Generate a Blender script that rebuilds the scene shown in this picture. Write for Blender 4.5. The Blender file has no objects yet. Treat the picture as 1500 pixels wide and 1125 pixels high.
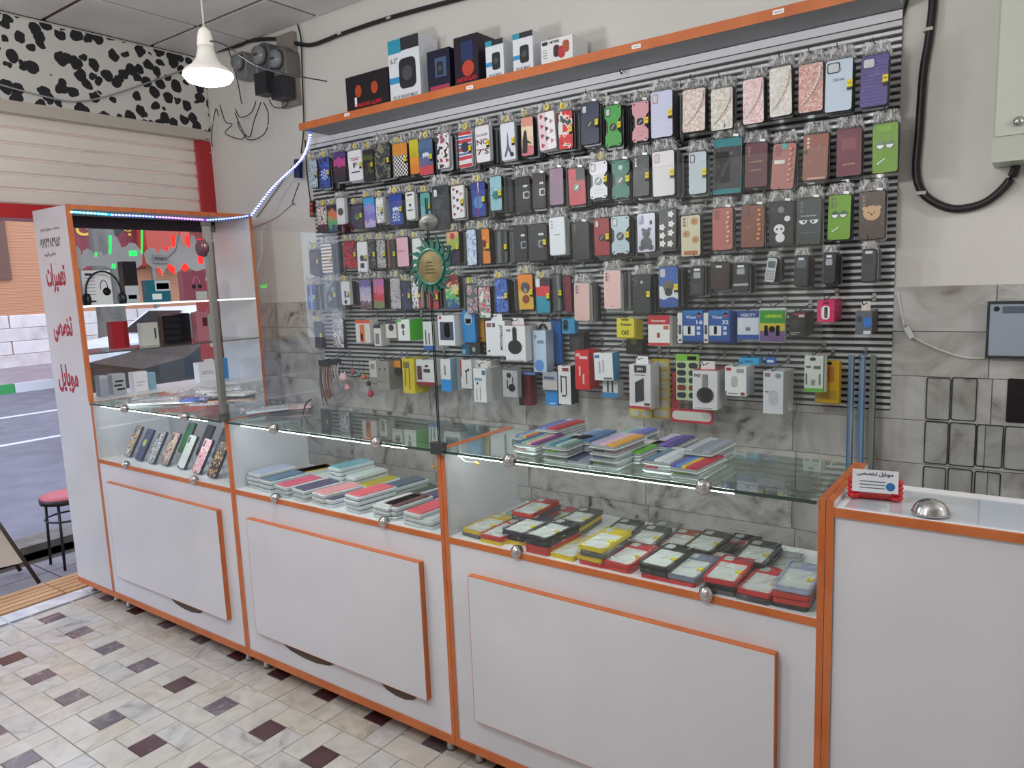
import bpy, bmesh, math, random
from mathutils import Vector, Matrix
random.seed(7)
PI = math.pi
SC = bpy.context.scene
COL = SC.collection

# ------------------------------------------------------------------ camera
F_PX = 1080.34
CAM = Vector((1.4629, -1.6311, 1.52))
FW = Vector((-0.58222504, 0.80125003, -0.13788541))
RT = Vector((0.8115447, 0.58298291, -0.03906563))
UP = Vector((-0.04908351, 0.13464516, 0.98967747))
cd = bpy.data.cameras.new('camera'); co = bpy.data.objects.new('camera', cd); COL.objects.link(co)
cd.sensor_width = 36; cd.lens = 36 * F_PX / 1500; cd.clip_start = 0.02; cd.clip_end = 200
m3 = Matrix((RT, UP, -FW)).transposed()
co.matrix_world = Matrix.Translation(CAM) @ m3.to_4x4()
SC.camera = co

# ------------------------------------------------------------------ world, lamps, exposure
w = bpy.data.worlds.new('world'); SC.world = w; w.use_nodes = True
wn = w.node_tree; bg = wn.nodes['Background']
bg.inputs[0].default_value = (0.72, 0.80, 1.0, 1); bg.inputs[1].default_value = 2.6
SC.view_settings.view_transform = 'Standard'; SC.view_settings.look = 'None'
SC.view_settings.gamma = 1; SC.view_settings.use_curve_mapping = False
SC.view_settings.exposure = 0.0
SC.cycles.transparent_max_bounces = 24
SC.cycles.max_bounces = 7
def area(name, loc, size, power, col=(1, 1, 1), rot=(0, 0, 0), sy=None):
    l = bpy.data.lights.new(name, 'AREA'); l.energy = power; l.color = col; l.size = size
    if sy: l.shape = 'RECTANGLE'; l.size_y = sy
    o = bpy.data.objects.new(name, l); o.location = loc; o.rotation_euler = rot; COL.objects.link(o); return o
def point_light(x, y, z, p, col=(1, .99, .98), r=.11):
    l = bpy.data.lights.new('added_room_light', 'POINT'); l.energy = p; l.color = col; l.shadow_soft_size = r
    o = bpy.data.objects.new('added_room_light', l); o.location = (x, y, z); COL.objects.link(o)
point_light(.5, -1.3, 2.25, 42)  # unseen point lamps added to brighten fronts, ceiling and right wall
point_light(2.7, .3, 2.2, 26)
point_light(-1.3, -1.7, 2.3, 36, (.96, .98, 1))

# ------------------------------------------------------------------ pixel -> point on an axis plane (measuring aid)
def at(u, v, ax, val):
    d = FW + RT * ((u - 750) / F_PX) - UP * ((v - 562.5) / F_PX)
    return CAM + d * ((val - CAM[ax]) / d[ax])

# ------------------------------------------------------------------ materials
def srgb(c):
    if isinstance(c, str):
        c = [int(c[i:i + 2], 16) / 255 for i in (0, 2, 4)]
    return tuple((x / 12.92 if x <= .04045 else ((x + .055) / 1.055) ** 2.4) for x in c[:3]) + (1,)
MC = {}
def newmat(n):
    m = bpy.data.materials.new(n); m.use_nodes = True
    return m, m.node_tree, m.node_tree.nodes['Principled BSDF']
def M(c, rough=.5, metal=0, emit=0, coat=0, key=None):
    k = ('s', str(c), rough, metal, emit, coat)
    if k in MC: return MC[k]
    m, t, b = newmat('mat')
    b.inputs['Base Color'].default_value = srgb(c); b.inputs['Roughness'].default_value = rough
    b.inputs['Metallic'].default_value = metal; b.inputs['Coat Weight'].default_value = coat
    if emit:
        b.inputs['Emission Color'].default_value = srgb(c); b.inputs['Emission Strength'].default_value = emit
    # fine procedural variation so that no surface is perfectly flat
    if not emit and not metal:
        tc = t.nodes.new('ShaderNodeTexCoord'); no = t.nodes.new('ShaderNodeTexNoise'); no.inputs['Scale'].default_value = 9
        t.links.new(tc.outputs['Object'], no.inputs['Vector'])
        mr = t.nodes.new('ShaderNodeMapRange'); mr.inputs[3].default_value = max(0.05, rough - .06); mr.inputs[4].default_value = min(1, rough + .06)
        t.links.new(no.outputs['Fac'], mr.inputs[0]); t.links.new(mr.outputs[0], b.inputs['Roughness'])
    MC[k] = m; return m
def thin_glass(tint=(1, 1, 1), ior=1.45, rough=0.0, extra=0.0, bump=0, bscale=40, haze_glint=0):
    k = ('g', tint, ior, rough, extra, bump, bscale, haze_glint)
    if k in MC: return MC[k]
    m, t, b = newmat('glass'); t.nodes.remove(b)
    out = t.nodes['Material Output']
    tr = t.nodes.new('ShaderNodeBsdfTransparent'); tr.inputs[0].default_value = (*tint, 1)
    gl = t.nodes.new('ShaderNodeBsdfGlossy'); gl.inputs['Roughness'].default_value = rough
    fr = t.nodes.new('ShaderNodeLayerWeight'); fr.inputs['Blend'].default_value = .5
    pw = t.nodes.new('ShaderNodeMath'); pw.operation = 'POWER'; pw.inputs[1].default_value = 4.5; t.links.new(fr.outputs['Facing'], pw.inputs[0])
    f0 = ((ior - 1) / (ior + 1)) ** 2
    ad = t.nodes.new('ShaderNodeMath'); ad.operation = 'MULTIPLY_ADD'; ad.inputs[1].default_value = 1 - f0; ad.inputs[2].default_value = f0 + extra; ad.use_clamp = True
    mx = t.nodes.new('ShaderNodeMixShader')
    t.links.new(pw.outputs[0], ad.inputs[0]); t.links.new(ad.outputs[0], mx.inputs[0])
    base = tr
    if haze_glint:
        df = t.nodes.new('ShaderNodeBsdfDiffuse'); df.inputs[0].default_value = (.93, .93, .94, 1); mh = t.nodes.new('ShaderNodeMixShader'); mh.inputs[0].default_value = haze_glint
        tc0 = t.nodes.new('ShaderNodeTexCoord'); mp0 = t.nodes.new('ShaderNodeMapping'); mp0.inputs['Scale'].default_value = (1, 1, .55); n0 = t.nodes.new('ShaderNodeTexNoise'); n0.inputs['Scale'].default_value = bscale * 1.1; n0.inputs['Distortion'].default_value = 1.8
        r0 = t.nodes.new('ShaderNodeMapRange'); r0.inputs[1].default_value = .5; r0.inputs[2].default_value = .64; r0.inputs[3].default_value = haze_glint * .35; r0.inputs[4].default_value = min(1, haze_glint * 4)  # film whitening in noise streaks, painted in for crease highlights
        t.links.new(tc0.outputs['Object'], mp0.inputs[0]); t.links.new(mp0.outputs[0], n0.inputs['Vector']); t.links.new(n0.outputs['Fac'], r0.inputs[0]); t.links.new(r0.outputs[0], mh.inputs[0])
        t.links.new(tr.outputs[0], mh.inputs[1]); t.links.new(df.outputs[0], mh.inputs[2]); base = mh
    t.links.new(base.outputs[0], mx.inputs[1]); t.links.new(gl.outputs[0], mx.inputs[2]); t.links.new(mx.outputs[0], out.inputs[0])
    if bump:
        tc = t.nodes.new('ShaderNodeTexCoord'); no = t.nodes.new('ShaderNodeTexNoise'); no.inputs['Scale'].default_value = bscale
        no.inputs['Distortion'].default_value = 1.5
        bp = t.nodes.new('ShaderNodeBump'); bp.inputs['Strength'].default_value = bump; bp.inputs['Distance'].default_value = .12 if bscale < 10 else .02
        t.links.new(tc.outputs['Object'], no.inputs['Vector']); t.links.new(no.outputs['Fac'], bp.inputs['Height'])
        t.links.new(bp.outputs[0], gl.inputs['Normal'])
    MC[k] = m; return m
def pattern(kind, cols, scale=40, dist=0, thr=None, rough=.4, world=False, bump=0, sc3=(1, 1, 1), metal=0):
    k = ('p', kind, tuple(cols), scale, dist, str(thr), rough, world, bump, sc3, metal)
    if k in MC: return MC[k]
    m, t, b = newmat('print'); N = t.nodes; L = t.links
    b.inputs['Roughness'].default_value = rough; b.inputs['Metallic'].default_value = metal
    tc = N.new('ShaderNodeTexCoord'); mp = N.new('ShaderNodeMapping'); mp.inputs['Scale'].default_value = sc3
    oi = N.new('ShaderNodeObjectInfo'); sx = N.new('ShaderNodeVectorMath'); sx.operation = 'SCALE'
    L.new(tc.outputs['Object'], mp.inputs[0])
    src = mp.outputs[0]
    if kind in ('noise', 'voro', 'marble', 'grain'):
        cb = N.new('ShaderNodeCombineXYZ'); mu = N.new('ShaderNodeMath'); mu.operation = 'MULTIPLY'; mu.inputs[1].default_value = 37
        L.new(oi.outputs['Random'], mu.inputs[0]); L.new(mu.outputs[0], cb.inputs[0]); L.new(mu.outputs[0], cb.inputs[1])
        va = N.new('ShaderNodeVectorMath'); L.new(src, va.inputs[0]); L.new(cb.outputs[0], va.inputs[1]); src = va.outputs[0]
    if kind in ('noise', 'grain'):
        n = N.new('ShaderNodeTexNoise'); n.inputs['Scale'].default_value = scale; n.inputs['Detail'].default_value = 3; n.inputs['Distortion'].default_value = dist
        L.new(src, n.inputs['Vector']); f = n.outputs['Fac']
    elif kind == 'marble':
        n = N.new('ShaderNodeTexNoise'); n.inputs['Scale'].default_value = scale; n.inputs['Detail'].default_value = 6; n.inputs['Distortion'].default_value = dist
        n.inputs['Roughness'].default_value = .6
        L.new(src, n.inputs['Vector']); f = n.outputs['Fac']
    elif kind == 'voro':
        n0 = N.new('ShaderNodeTexNoise'); n0.inputs['Scale'].default_value = scale * 1.4; n0.inputs['Detail'].default_value = 1
        L.new(src, n0.inputs['Vector'])
        sc_ = N.new('ShaderNodeVectorMath'); sc_.operation = 'SCALE'; sc_.inputs['Scale'].default_value = dist / scale
        L.new(n0.outputs['Color'], sc_.inputs[0]); ad = N.new('ShaderNodeVectorMath'); L.new(src, ad.inputs[0]); L.new(sc_.outputs[0], ad.inputs[1])
        n = N.new('ShaderNodeTexVoronoi'); n.inputs['Scale'].default_value = scale; L.new(ad.outputs[0], n.inputs['Vector']); f = n.outputs['Distance']
    elif kind == 'check':
        n = N.new('ShaderNodeTexChecker'); n.inputs['Scale'].default_value = scale; L.new(src, n.inputs['Vector']); f = n.outputs['Fac']
    elif kind == 'wave':
        n = N.new('ShaderNodeTexWave'); n.inputs['Scale'].default_value = scale; n.inputs['Distortion'].default_value = dist
        n.bands_direction = 'Z'; L.new(src, n.inputs['Vector']); f = n.outputs['Fac']
    elif kind == 'diamond':
        s = N.new('ShaderNodeSeparateXYZ'); L.new(src, s.inputs[0])
        a = N.new('ShaderNodeMath'); a.operation = 'ADD'; L.new(s.outputs[0], a.inputs[0]); L.new(s.outputs[2], a.inputs[1])
        c = N.new('ShaderNodeMath'); c.operation = 'SUBTRACT'; L.new(s.outputs[0], c.inputs[0]); L.new(s.outputs[2], c.inputs[1])
        fs = []
        for q in (a, c):
            p = N.new('ShaderNodeMath'); p.operation = 'MULTIPLY'; p.inputs[1].default_value = scale; L.new(q.outputs[0], p.inputs[0])
            z = N.new('ShaderNodeMath'); z.operation = 'PINGPONG'; z.inputs[1].default_value = 1; L.new(p.outputs[0], z.inputs[0]); fs.append(z)
        mm = N.new('ShaderNodeMath'); mm.operation = 'MINIMUM'; L.new(fs[0].outputs[0], mm.inputs[0]); L.new(fs[1].outputs[0], mm.inputs[1]); f = mm.outputs[0]
    elif kind == 'grad':   # bands over the height; object z runs -.5*h .. .5*h
        s = N.new('ShaderNodeSeparateXYZ'); L.new(src, s.inputs[0])
        mr = N.new('ShaderNodeMapRange'); mr.inputs[1].default_value = -.08; mr.inputs[2].default_value = .08; L.new(s.outputs[2], mr.inputs[0]); f = mr.outputs[0]
        if dist:
            nn = N.new('ShaderNodeTexNoise'); nn.inputs['Scale'].default_value = scale; L.new(src, nn.inputs['Vector'])
            m1 = N.new('ShaderNodeMath'); m1.operation = 'MULTIPLY_ADD'; m1.inputs[1].default_value = dist; m1.inputs[2].default_value = -dist / 2
            L.new(nn.outputs['Fac'], m1.inputs[0]); m2 = N.new('ShaderNodeMath'); L.new(m1.outputs[0], m2.inputs[0]); L.new(f, m2.inputs[1]); f = m2.outputs[0]
    elif kind == 'gradx':
        s = N.new('ShaderNodeSeparateXYZ'); L.new(src, s.inputs[0])
        mr = N.new('ShaderNodeMapRange'); mr.inputs[1].default_value = -.04; mr.inputs[2].default_value = .04; L.new(s.outputs[0], mr.inputs[0]); f = mr.outputs[0]
    r = N.new('ShaderNodeValToRGB'); cr = r.color_ramp
    soft = kind in ('marble', 'grain')
    cr.interpolation = 'LINEAR' if soft else 'CONSTANT'
    n_ = len(cols)
    if thr is None:
        if kind == 'noise': thr = [0] + [.5 + (i - (n_ - 2) / 2) * .09 for i in range(n_ - 1)]
        elif kind == 'voro': thr = [0] + [.35 + .15 * i for i in range(n_ - 1)]
        elif kind == 'marble': thr = [.3 + .4 * i / (n_ - 1) for i in range(n_)]
        elif kind == 'grain': thr = [.3 + .4 * i / (n_ - 1) for i in range(n_)]
        else: thr = [i / n_ for i in range(n_)]
    while len(cr.elements) < n_: cr.elements.new(.5)
    for i, c in enumerate(cols):
        cr.elements[i].position = thr[i]
    for i, c in enumerate(cols): cr.elements[i].color = srgb(c)
    L.new(f, r.inputs[0]); L.new(r.outputs[0], b.inputs['Base Color'])
    if bump:
        bp = N.new('ShaderNodeBump'); bp.inputs['Strength'].default_value = bump; bp.inputs['Distance'].default_value = .004
        L.new(f, bp.inputs['Height']); L.new(bp.outputs[0], b.inputs['Normal'])
    MC[k] = m; return m
WHITE = M('eeeef2', .35); LAM = pattern('grain', ['cfd0d7', 'd8d9e0'], 3, rough=.28)
ORANGE = pattern('grain', ['b9602f', 'cb7440'], 30, rough=.42, sc3=(.3, 1, .3))
CLEAR = thin_glass((.97, .99, .98)); GREENG = thin_glass((.86, .93, .89)); EDGEG = M('9dbfae', .15)
FILM = thin_glass((.985, .985, .985), 1.4, .12, .03, .8, 4)
CRINK = thin_glass((.97, .97, .97), 1.5, .2, .25, 1.0, 7, .17)
CHROME = M('c9c9c9', .12, 1); STEEL = M('9a9a9a', .35, 1); BLACK = M('15161a', .4); DARK = M('2b2d33', .45); GREY = M('8b8d90', .5)
YEL = M('e3cf1d', .5); RED = M('c81f2a', .4); LEDW = M('ffffff', .5, emit=28); WIRE = M('2c2b2b', .4, .3)

# ------------------------------------------------------------------ geometry builder
class G:
    def __init__(s): s.v = []; s.f = []; s.m = []; s.sm = []
    def add(s, vs, fs, mi=0, smooth=False, mat=None):
        o = len(s.v)
        s.v += [tuple(mat @ Vector(v)) if mat else tuple(v) for v in vs]
        s.f += [tuple(i + o for i in f) for f in fs]; s.m += [mi] * len(fs) if isinstance(mi, int) else list(mi); s.sm += [smooth] * len(fs)
        return s
    def box(s, a, b, mi=0, mat=None):
        x0, y0, z0 = a; x1, y1, z1 = b
        return s.add([(x0, y0, z0), (x1, y0, z0), (x1, y1, z0), (x0, y1, z0), (x0, y0, z1), (x1, y0, z1), (x1, y1, z1), (x0, y1, z1)],
                     [(3, 2, 1, 0), (4, 5, 6, 7), (0, 1, 5, 4), (1, 2, 6, 5), (2, 3, 7, 6), (3, 0, 4, 7)], mi, mat=mat)
    def bbox(s, a, b, bev, mi=0):   # box with chamfered vertical+top edges via inset rings
        x0, y0, z0 = a; x1, y1, z1 = b; r = []
        for z, i in ((z0, 0), (z1 - bev, 0), (z1, bev)):
            r.append([(x0 + i, y0 + i, z), (x1 - i, y0 + i, z), (x1 - i, y1 - i, z), (x0 + i, y1 - i, z)])
        vs = sum(r, []); fs = [(3, 2, 1, 0), (8, 9, 10, 11)]
        for k in (0, 4):
            for i in range(4): fs.append((k + i, k + (i + 1) % 4, k + 4 + (i + 1) % 4, k + 4 + i))
        return s.add(vs, fs, mi)
    def prism(s, pts, y0, y1, mi=0, side=None, mat=None, bev=0):
        """outline in XZ (ccw seen from -y), extruded from y0 (front) to y1 (back)"""
        n = len(pts); side = mi if side is None else side
        if bev:
            cx = sum(p[0] for p in pts) / n; cz = sum(p[1] for p in pts) / n
            def ins(p):
                d = Vector((p[0] - cx, p[1] - cz)); l = max(d.length, 1e-6); d *= (l - bev * 1.2) / l; return cx + d.x, cz + d.y
            vs = [(*[ins(p)[0]], y0, ins(p)[1]) for p in pts] + [(p[0], y0 + bev, p[1]) for p in pts] + [(p[0], y1, p[1]) for p in pts]
            fs = [tuple(range(n)), tuple(reversed(range(2 * n, 3 * n)))]; ms = [mi, side]
            for k in (0, n):
                for i in range(n): fs.append((k + (i + 1) % n, k + i, k + n + i, k + n + (i + 1) % n)); ms.append(side)
        else:
            vs = [(p[0], y0, p[1]) for p in pts] + [(p[0], y1, p[1]) for p in pts]
            fs = [tuple(range(n)), tuple(reversed(range(n, 2 * n)))]; ms = [mi, side]
            for i in range(n): fs.append(((i + 1) % n, i, n + i, n + (i + 1) % n)); ms.append(side)
        return s.add(vs, fs, ms, mat=mat)
    def lathe(s, prof, n=16, mi=0, mat=None, smooth=True):
        """profile (r, z) about z"""
        vs = []; fs = []
        for r, z in prof:
            for i in range(n): a = 2 * PI * i / n; vs.append((r * math.cos(a), r * math.sin(a), z))
        for k in range(len(prof) - 1):
            for i in range(n): fs.append((k * n + i, k * n + (i + 1) % n, (k + 1) * n + (i + 1) % n, (k + 1) * n + i))
        fs.append(tuple(reversed(range(n)))); fs.append(tuple(range((len(prof) - 1) * n, len(prof) * n)))
        return s.add(vs, fs, mi, smooth, mat)
    def tube(s, pts, r, n=6, mi=0):
        pts = [Vector(p) for p in pts]; vs = []; fs = []; N = len(pts)
        for k, p in enumerate(pts):
            d = (pts[min(k + 1, N - 1)] - pts[max(k - 1, 0)]).normalized()
            a = d.cross(Vector((0, 0, 1)) if abs(d.z) < .9 else Vector((1, 0, 0))).normalized(); b = d.cross(a)
            for i in range(n): t = 2 * PI * i / n; vs.append(p + (a * math.cos(t) + b * math.sin(t)) * r)
        for k in range(N - 1):
            for i in range(n): fs.append((k * n + (i + 1) % n, k * n + i, (k + 1) * n + i, (k + 1) * n + (i + 1) % n))
        fs.append(tuple(range(n))); fs.append(tuple(reversed(range((N - 1) * n, N * n))))
        return s.add(vs, fs, mi, True)
    def mesh(s, name, mats):
        me = bpy.data.meshes.new(name); me.from_pydata([tuple(v) for v in s.v], [], s.f)
        for m in (mats if isinstance(mats, (list, tuple)) else [mats]): me.materials.append(m)
        me.polygons.foreach_set('material_index', s.m); me.polygons.foreach_set('use_smooth', s.sm); me.update(); return me
def smooth_path(pts, k=6):
    P = [Vector(p) for p in pts]; out = []
    for i in range(len(P) - 1):
        p0 = P[max(i - 1, 0)]; p1 = P[i]; p2 = P[i + 1]; p3 = P[min(i + 2, len(P) - 1)]
        for j in range(k):
            t = j / k; out.append(.5 * ((2 * p1) + (p2 - p0) * t + (2 * p0 - 5 * p1 + 4 * p2 - p3) * t * t + (3 * p1 - p0 - 3 * p2 + p3) * t ** 3))
    return out + [P[-1]]
def rrect(w, h, r=.008, n=4, cx=0, cz=0):
    pts = []
    for sx, sz, a0 in ((1, -1, -PI / 2), (1, 1, 0), (-1, 1, PI / 2), (-1, -1, PI)):
        for i in range(n + 1):
            a = a0 + PI / 2 * i / n; pts.append((cx + sx * (w / 2 - r) + r * math.cos(a), cz + sz * (h / 2 - r) + r * math.sin(a)))
    return pts
def circ(r, n=16, cx=0, cz=0, rx=1): return [(cx + rx * r * math.cos(2 * PI * i / n), cz + r * math.sin(2 * PI * i / n)) for i in range(n)]

USED = {}
def O(name, data, parent=None, loc=(0, 0, 0), rot=(0, 0, 0), scale=None, label=None, cat=None, group=None, kind=None):
    o = bpy.data.objects.new(name, data); COL.objects.link(o); o.location = loc; o.rotation_euler = rot
    if scale: o.scale = scale
    if parent: o.parent = parent
    if label: o['label'] = label
    if cat:
        o['category'] = cat; USED.setdefault(label, []).append(group)
    if group: o['group'] = group
    if kind: o['kind'] = kind
    return o
def B(name, a, b, mat, parent=None, **k):
    """axis-aligned box from corner a to corner b, origin at its centre"""
    a = Vector(a); b = Vector(b); c = (a + b) / 2; h = (b - a) / 2
    return O(name, G().box(-h, h).mesh(name, mat), parent, c, **k)
def text(s, size, mat, parent, loc, rot=(PI / 2, 0, 0), name='lettering', w=None, ext=.0003, h=None, bold=.02):
    c = bpy.data.curves.new('t', 'FONT'); c.body = s; c.size = size; c.extrude = ext; c.offset = bold * size; c.align_x = 'CENTER'; c.align_y = 'CENTER'; c.resolution_u = 2
    o = bpy.data.objects.new('t', c); me = bpy.data.meshes.new_from_object(o); bpy.data.objects.remove(o); bpy.data.curves.remove(c)
    me.materials.clear(); me.materials.append(mat)
    xs = [v.co.x for v in me.vertices]; sx = sy = 1
    if xs and w: sx = w / (max(xs) - min(xs))
    if xs and h:
        ys = [v.co.y for v in me.vertices]; sy = h / (max(ys) - min(ys))
    return O(name, me, parent, loc, rot, (sx, sy if h else (sx if w else 1), 1))
FORMS = {'ا': ('FE8D', 'FE8E', None, None), 'ب': ('FE8F', 'FE90', 'FE91', 'FE92'), 'ت': ('FE95', 'FE96', 'FE97', 'FE98'), 'خ': ('FEA5', 'FEA6', 'FEA7', 'FEA8'),
         'ر': ('FEAD', 'FEAE', None, None), 'س': ('FEB1', 'FEB2', 'FEB3', 'FEB4'), 'ص': ('FEB9', 'FEBA', 'FEBB', 'FEBC'), 'ع': ('FEC9', 'FECA', 'FECB', 'FECC'),
         'گ': ('FB92', 'FB93', 'FB94', 'FB95'), 'ل': ('FEDD', 'FEDE', 'FEDF', 'FEE0'), 'م': ('FEE1', 'FEE2', 'FEE3', 'FEE4'), 'ن': ('FEE5', 'FEE6', 'FEE7', 'FEE8'),
         'و': ('FEED', 'FEEE', None, None), 'ی': ('FBFC', 'FBFD', 'FBFE', 'FBFF'), 'د': ('FEA9', 'FEAA', None, None), 'ه': ('FEE9', 'FEEA', 'FEEB', 'FEEC'), 'ج': ('FE9D', 'FE9E', 'FE9F', 'FEA0')}
def fa(s):
    out = []
    for w_ in s.split(' '):
        r = ''
        for i, ch in enumerate(w_):
            f = FORMS[ch]; prev = i > 0 and FORMS[w_[i - 1]][2] is not None; nxt = i < len(w_) - 1 and f[2] is not None
            k = 3 if prev and nxt else 1 if prev else 2 if nxt else 0
            r += chr(int(f[k] or f[1 if prev else 0], 16))
        out.append(r[::-1])
    return ' '.join(out[::-1])

# ================================================================== SETTING
W = 1.15; SX = -2.8; CZ = 2.94
PAINT = pattern('grain', ['ccc9c4', 'd8d5cf'], 1.2, rough=.6); PLAST = pattern('grain', ['c9c6bf', 'd6d2ca'], 1.6, rough=.55)
def S(name, a, b, mat): return B(name, a, b, mat, kind='structure')
wall_back = S('wall_back', (SX - .2, W, -.2), (3.6, W + .2, 3.1), PAINT)
S('wall_right', (3.4, -3.4, -.2), (3.6, W, 3.1), PAINT)
S('wall_front', (SX - .2, -3.6, -.2), (3.6, -3.4, 3.1), PAINT)
wl = S('wall_left', (SX - .2, -3.4, 0), (SX, -2.3, CZ), PAINT)
lint = S('trim_1', (SX - .2, -2.3, 1.937), (SX - .002, 1.07, 2.008), M('b3161c', .4))
S('trim_2', (SX - .2, -2.3, 2.47), (SX, W, CZ), PAINT)
S('trim_3', (SX - .2, 1.07, 0), (SX + .002, W, 2.45), pattern('noise', ['a8252b', 'a8252b', 'c9bdb0'], 14, rough=.5, thr=[0, .3, .66]))
ceil = S('ceiling', (SX - .2, -3.6, CZ + .012), (3.6, W + .2, CZ + .2), M('5d4a40', .7))
cp = pattern('grain', ['c4c1c1', 'dad8d8'], 2, rough=.7)
cg = G().bbox((-.28, -.272, 0), (.28, .272, .012), .004).mesh('ceiling_panel', cp)
xs = [-2.9 + .584 * i for i in range(11)]; ys = [.825 - .57 * i for i in range(-1, 8)]
for x in xs:
    for y in ys[:]:
        if x + .58 > 3.45 or y - .57 < -3.5 or (y > 1.2): continue
        pass
for i in range(-1, 10):
    for j in range(-1, 7):
        x0 = -2.315 + .585 * i; x1 = x0 + .585; y1 = 1.395 - .572 * (j + 1) + .0; y0 = y1 - .572
        x0 = max(x0, SX); y1 = min(y1, W); x1 = min(x1, 3.4); y0 = max(y0, -3.4)
        if x1 - x0 < .05 or y1 - y0 < .05: continue
        c = ((x0 + x1) / 2, (y0 + y1) / 2, CZ)
        O('ceiling_panel', cg, ceil, tuple(Vector(c) - ceil.location), (0, 0, 0), ((x1 - x0 - .018) / .57, (y1 - y0 - .018) / .554, -1 + 2), )
# ---- floor: pinwheel of marble tiles
u_ = .0928
floor = S('floor', (SX, -3.4, -.2), (3.4, W, -.004), M('9a9690', .6))
TM = [pattern('marble', ['96928c', 'b9b5ad', 'c6c3bb', 'cfccc6'], 5, 2, [.2, .42, .6, .8], .16), pattern('marble', ['a39c90', 'bdb7ab', 'c7c1b6'], 6, 2.5, rough=.16),
      pattern('marble', ['85827f', 'b2b1ae', 'c2c1bf', 'c9c9c8'], 4, 3, [.25, .42, .6, .8], .16)]
DM = [pattern('marble', ['a58a86', '54373a', '4a2f33', '3f282c'], 6, 4, [.22, .34, .6, .8], .16), pattern('marble', ['8e8688', '655b62', '5b5058'], 7, 3, rough=.16)]
def tmesh(a, b, m): g = .0012; return G().bbox((-a * u_ / 2 + g, -b * u_ / 2 + g, -.006), (a * u_ / 2 - g, b * u_ / 2 - g, 0), .0012).mesh('floor_tile', m)
meshes = {(a, b, k): tmesh(a, b, TM[k]) for a, b in ((2, 1), (1, 2)) for k in range(3)}
dms = [tmesh(1, 1, m) for m in DM]
rest = G(); nt = 0
cells = []
for i in range(-1, 22):
    for j in range(-12, 4): cells.append((i, j))
cells.sort(key=lambda c: ((-2.36 + c[0] * .279 - .3) ** 2 + (-.225 + c[1] * .279 + 1.0) ** 2) if not (c[0] <= 8 and -4 <= c[1] <= 2) else -1)
for i, j in cells:
    cx = -2.36 + i * .279 + .011; cy = -.225 + j * .279
    near = i <= 8 and -4 <= j <= 1
    for (px, py, a, b) in ((0, 0, 1, 1), (-.5, -1, 2, 1), (1, -.5, 1, 2), (.5, 1, 2, 1), (-1, .5, 1, 2)):
        x = cx + px * u_; y = cy + py * u_
        if y > W - .05 or y < -3.35 or x > 3.3 or x < -2.46: continue
        if near and nt < 298:
            me = random.choice(dms) if (a, b) == (1, 1) else meshes[(a, b, random.choice((0, 0, 1, 2)))]
            O('floor_tile', me, floor, tuple(Vector((x, y, 0)) - floor.location), (0, 0, 0 if random.random() < .5 else PI)); nt += 1
        else:
            g = .0012; rest.box((x - a * u_ / 2 + g, y - b * u_ / 2 + g, -.006), (x + a * u_ / 2 - g, y + b * u_ / 2 - g, 0), 1 if (a, b) == (1, 1) else 0)
ro = O('floor_tiles', rest.mesh('floor_tiles', [TM[0], DM[0]]), floor, tuple(-floor.location), kind='stuff')
for k in range(12):
    y0 = -3.4 + k * .38
    B('floor_tile', (-2.6, y0, -.006), (-2.455, min(y0 + .377, W), 0), pattern('marble', ['b9bcc4', 'd5d8de', 'e4e6ea'], 3, 2, rough=.14), floor, ).location -= floor.location
# ---- threshold boards
wood = pattern('grain', ['a77a52', 'c79b6c'], 18, rough=.5, sc3=(1, .1, 1))
th = S('doorstep', (-2.86, -2.3, -.03), (-2.6, 1.07, -.006), M('5b4636', .7))
for k in range(5):
    x = -2.858 + k * .0515
    for q in range(3):
        B('plank', (x, -2.3 + q * 1.123, -.006), (x + .043, -2.3 + q * 1.123 + 1.118, .006), wood, th).location -= th.location
# ---- marble wall tiles on the back wall
MT = [pattern('marble', ['5f5c5a', '9c9a97', 'bab9b6', 'c8c7c3'], 2.6, 3.5, [.3, .42, .56, .8], .22), pattern('marble', ['6e5a52', 'a19d98', 'b7b6b3', 'cac9c5'], 2.0, 3, [.3, .4, .55, .8], .22),
      pattern('marble', ['4f4a48', '9a9895', 'b2b1af', 'bfbebb'], 3.4, 4, [.32, .4, .52, .8], .22)]
tm = [G().box((-.2985, -.008, -.0735), (.2985, 0, .0735)).mesh('wall_tile', m) for m in MT]
for r in range(10):
    z1 = 1.452 - r * .1495
    if z1 < .1: break
    for c in range(-7, 5):
        x0 = 1.325 + c * .6 + (0 if r % 2 else .012); x1 = x0 + .6
        if x0 > 3.3: continue
        if x0 < SX: continue
        O('wall_tile', random.choice(tm), wall_back, tuple(Vector((x0 + .3, W, z1 - .075)) - wall_back.location))
    B('wall_tile', (SX, W - .008, z1 - .147), (1.325 - 4.2 + .6, W, z1 - .002) if 1.325 - 4.2 + .6 > SX + .02 else (SX + .07, W, z1 - .002), MT[0], wall_back).location -= wall_back.location
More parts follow.
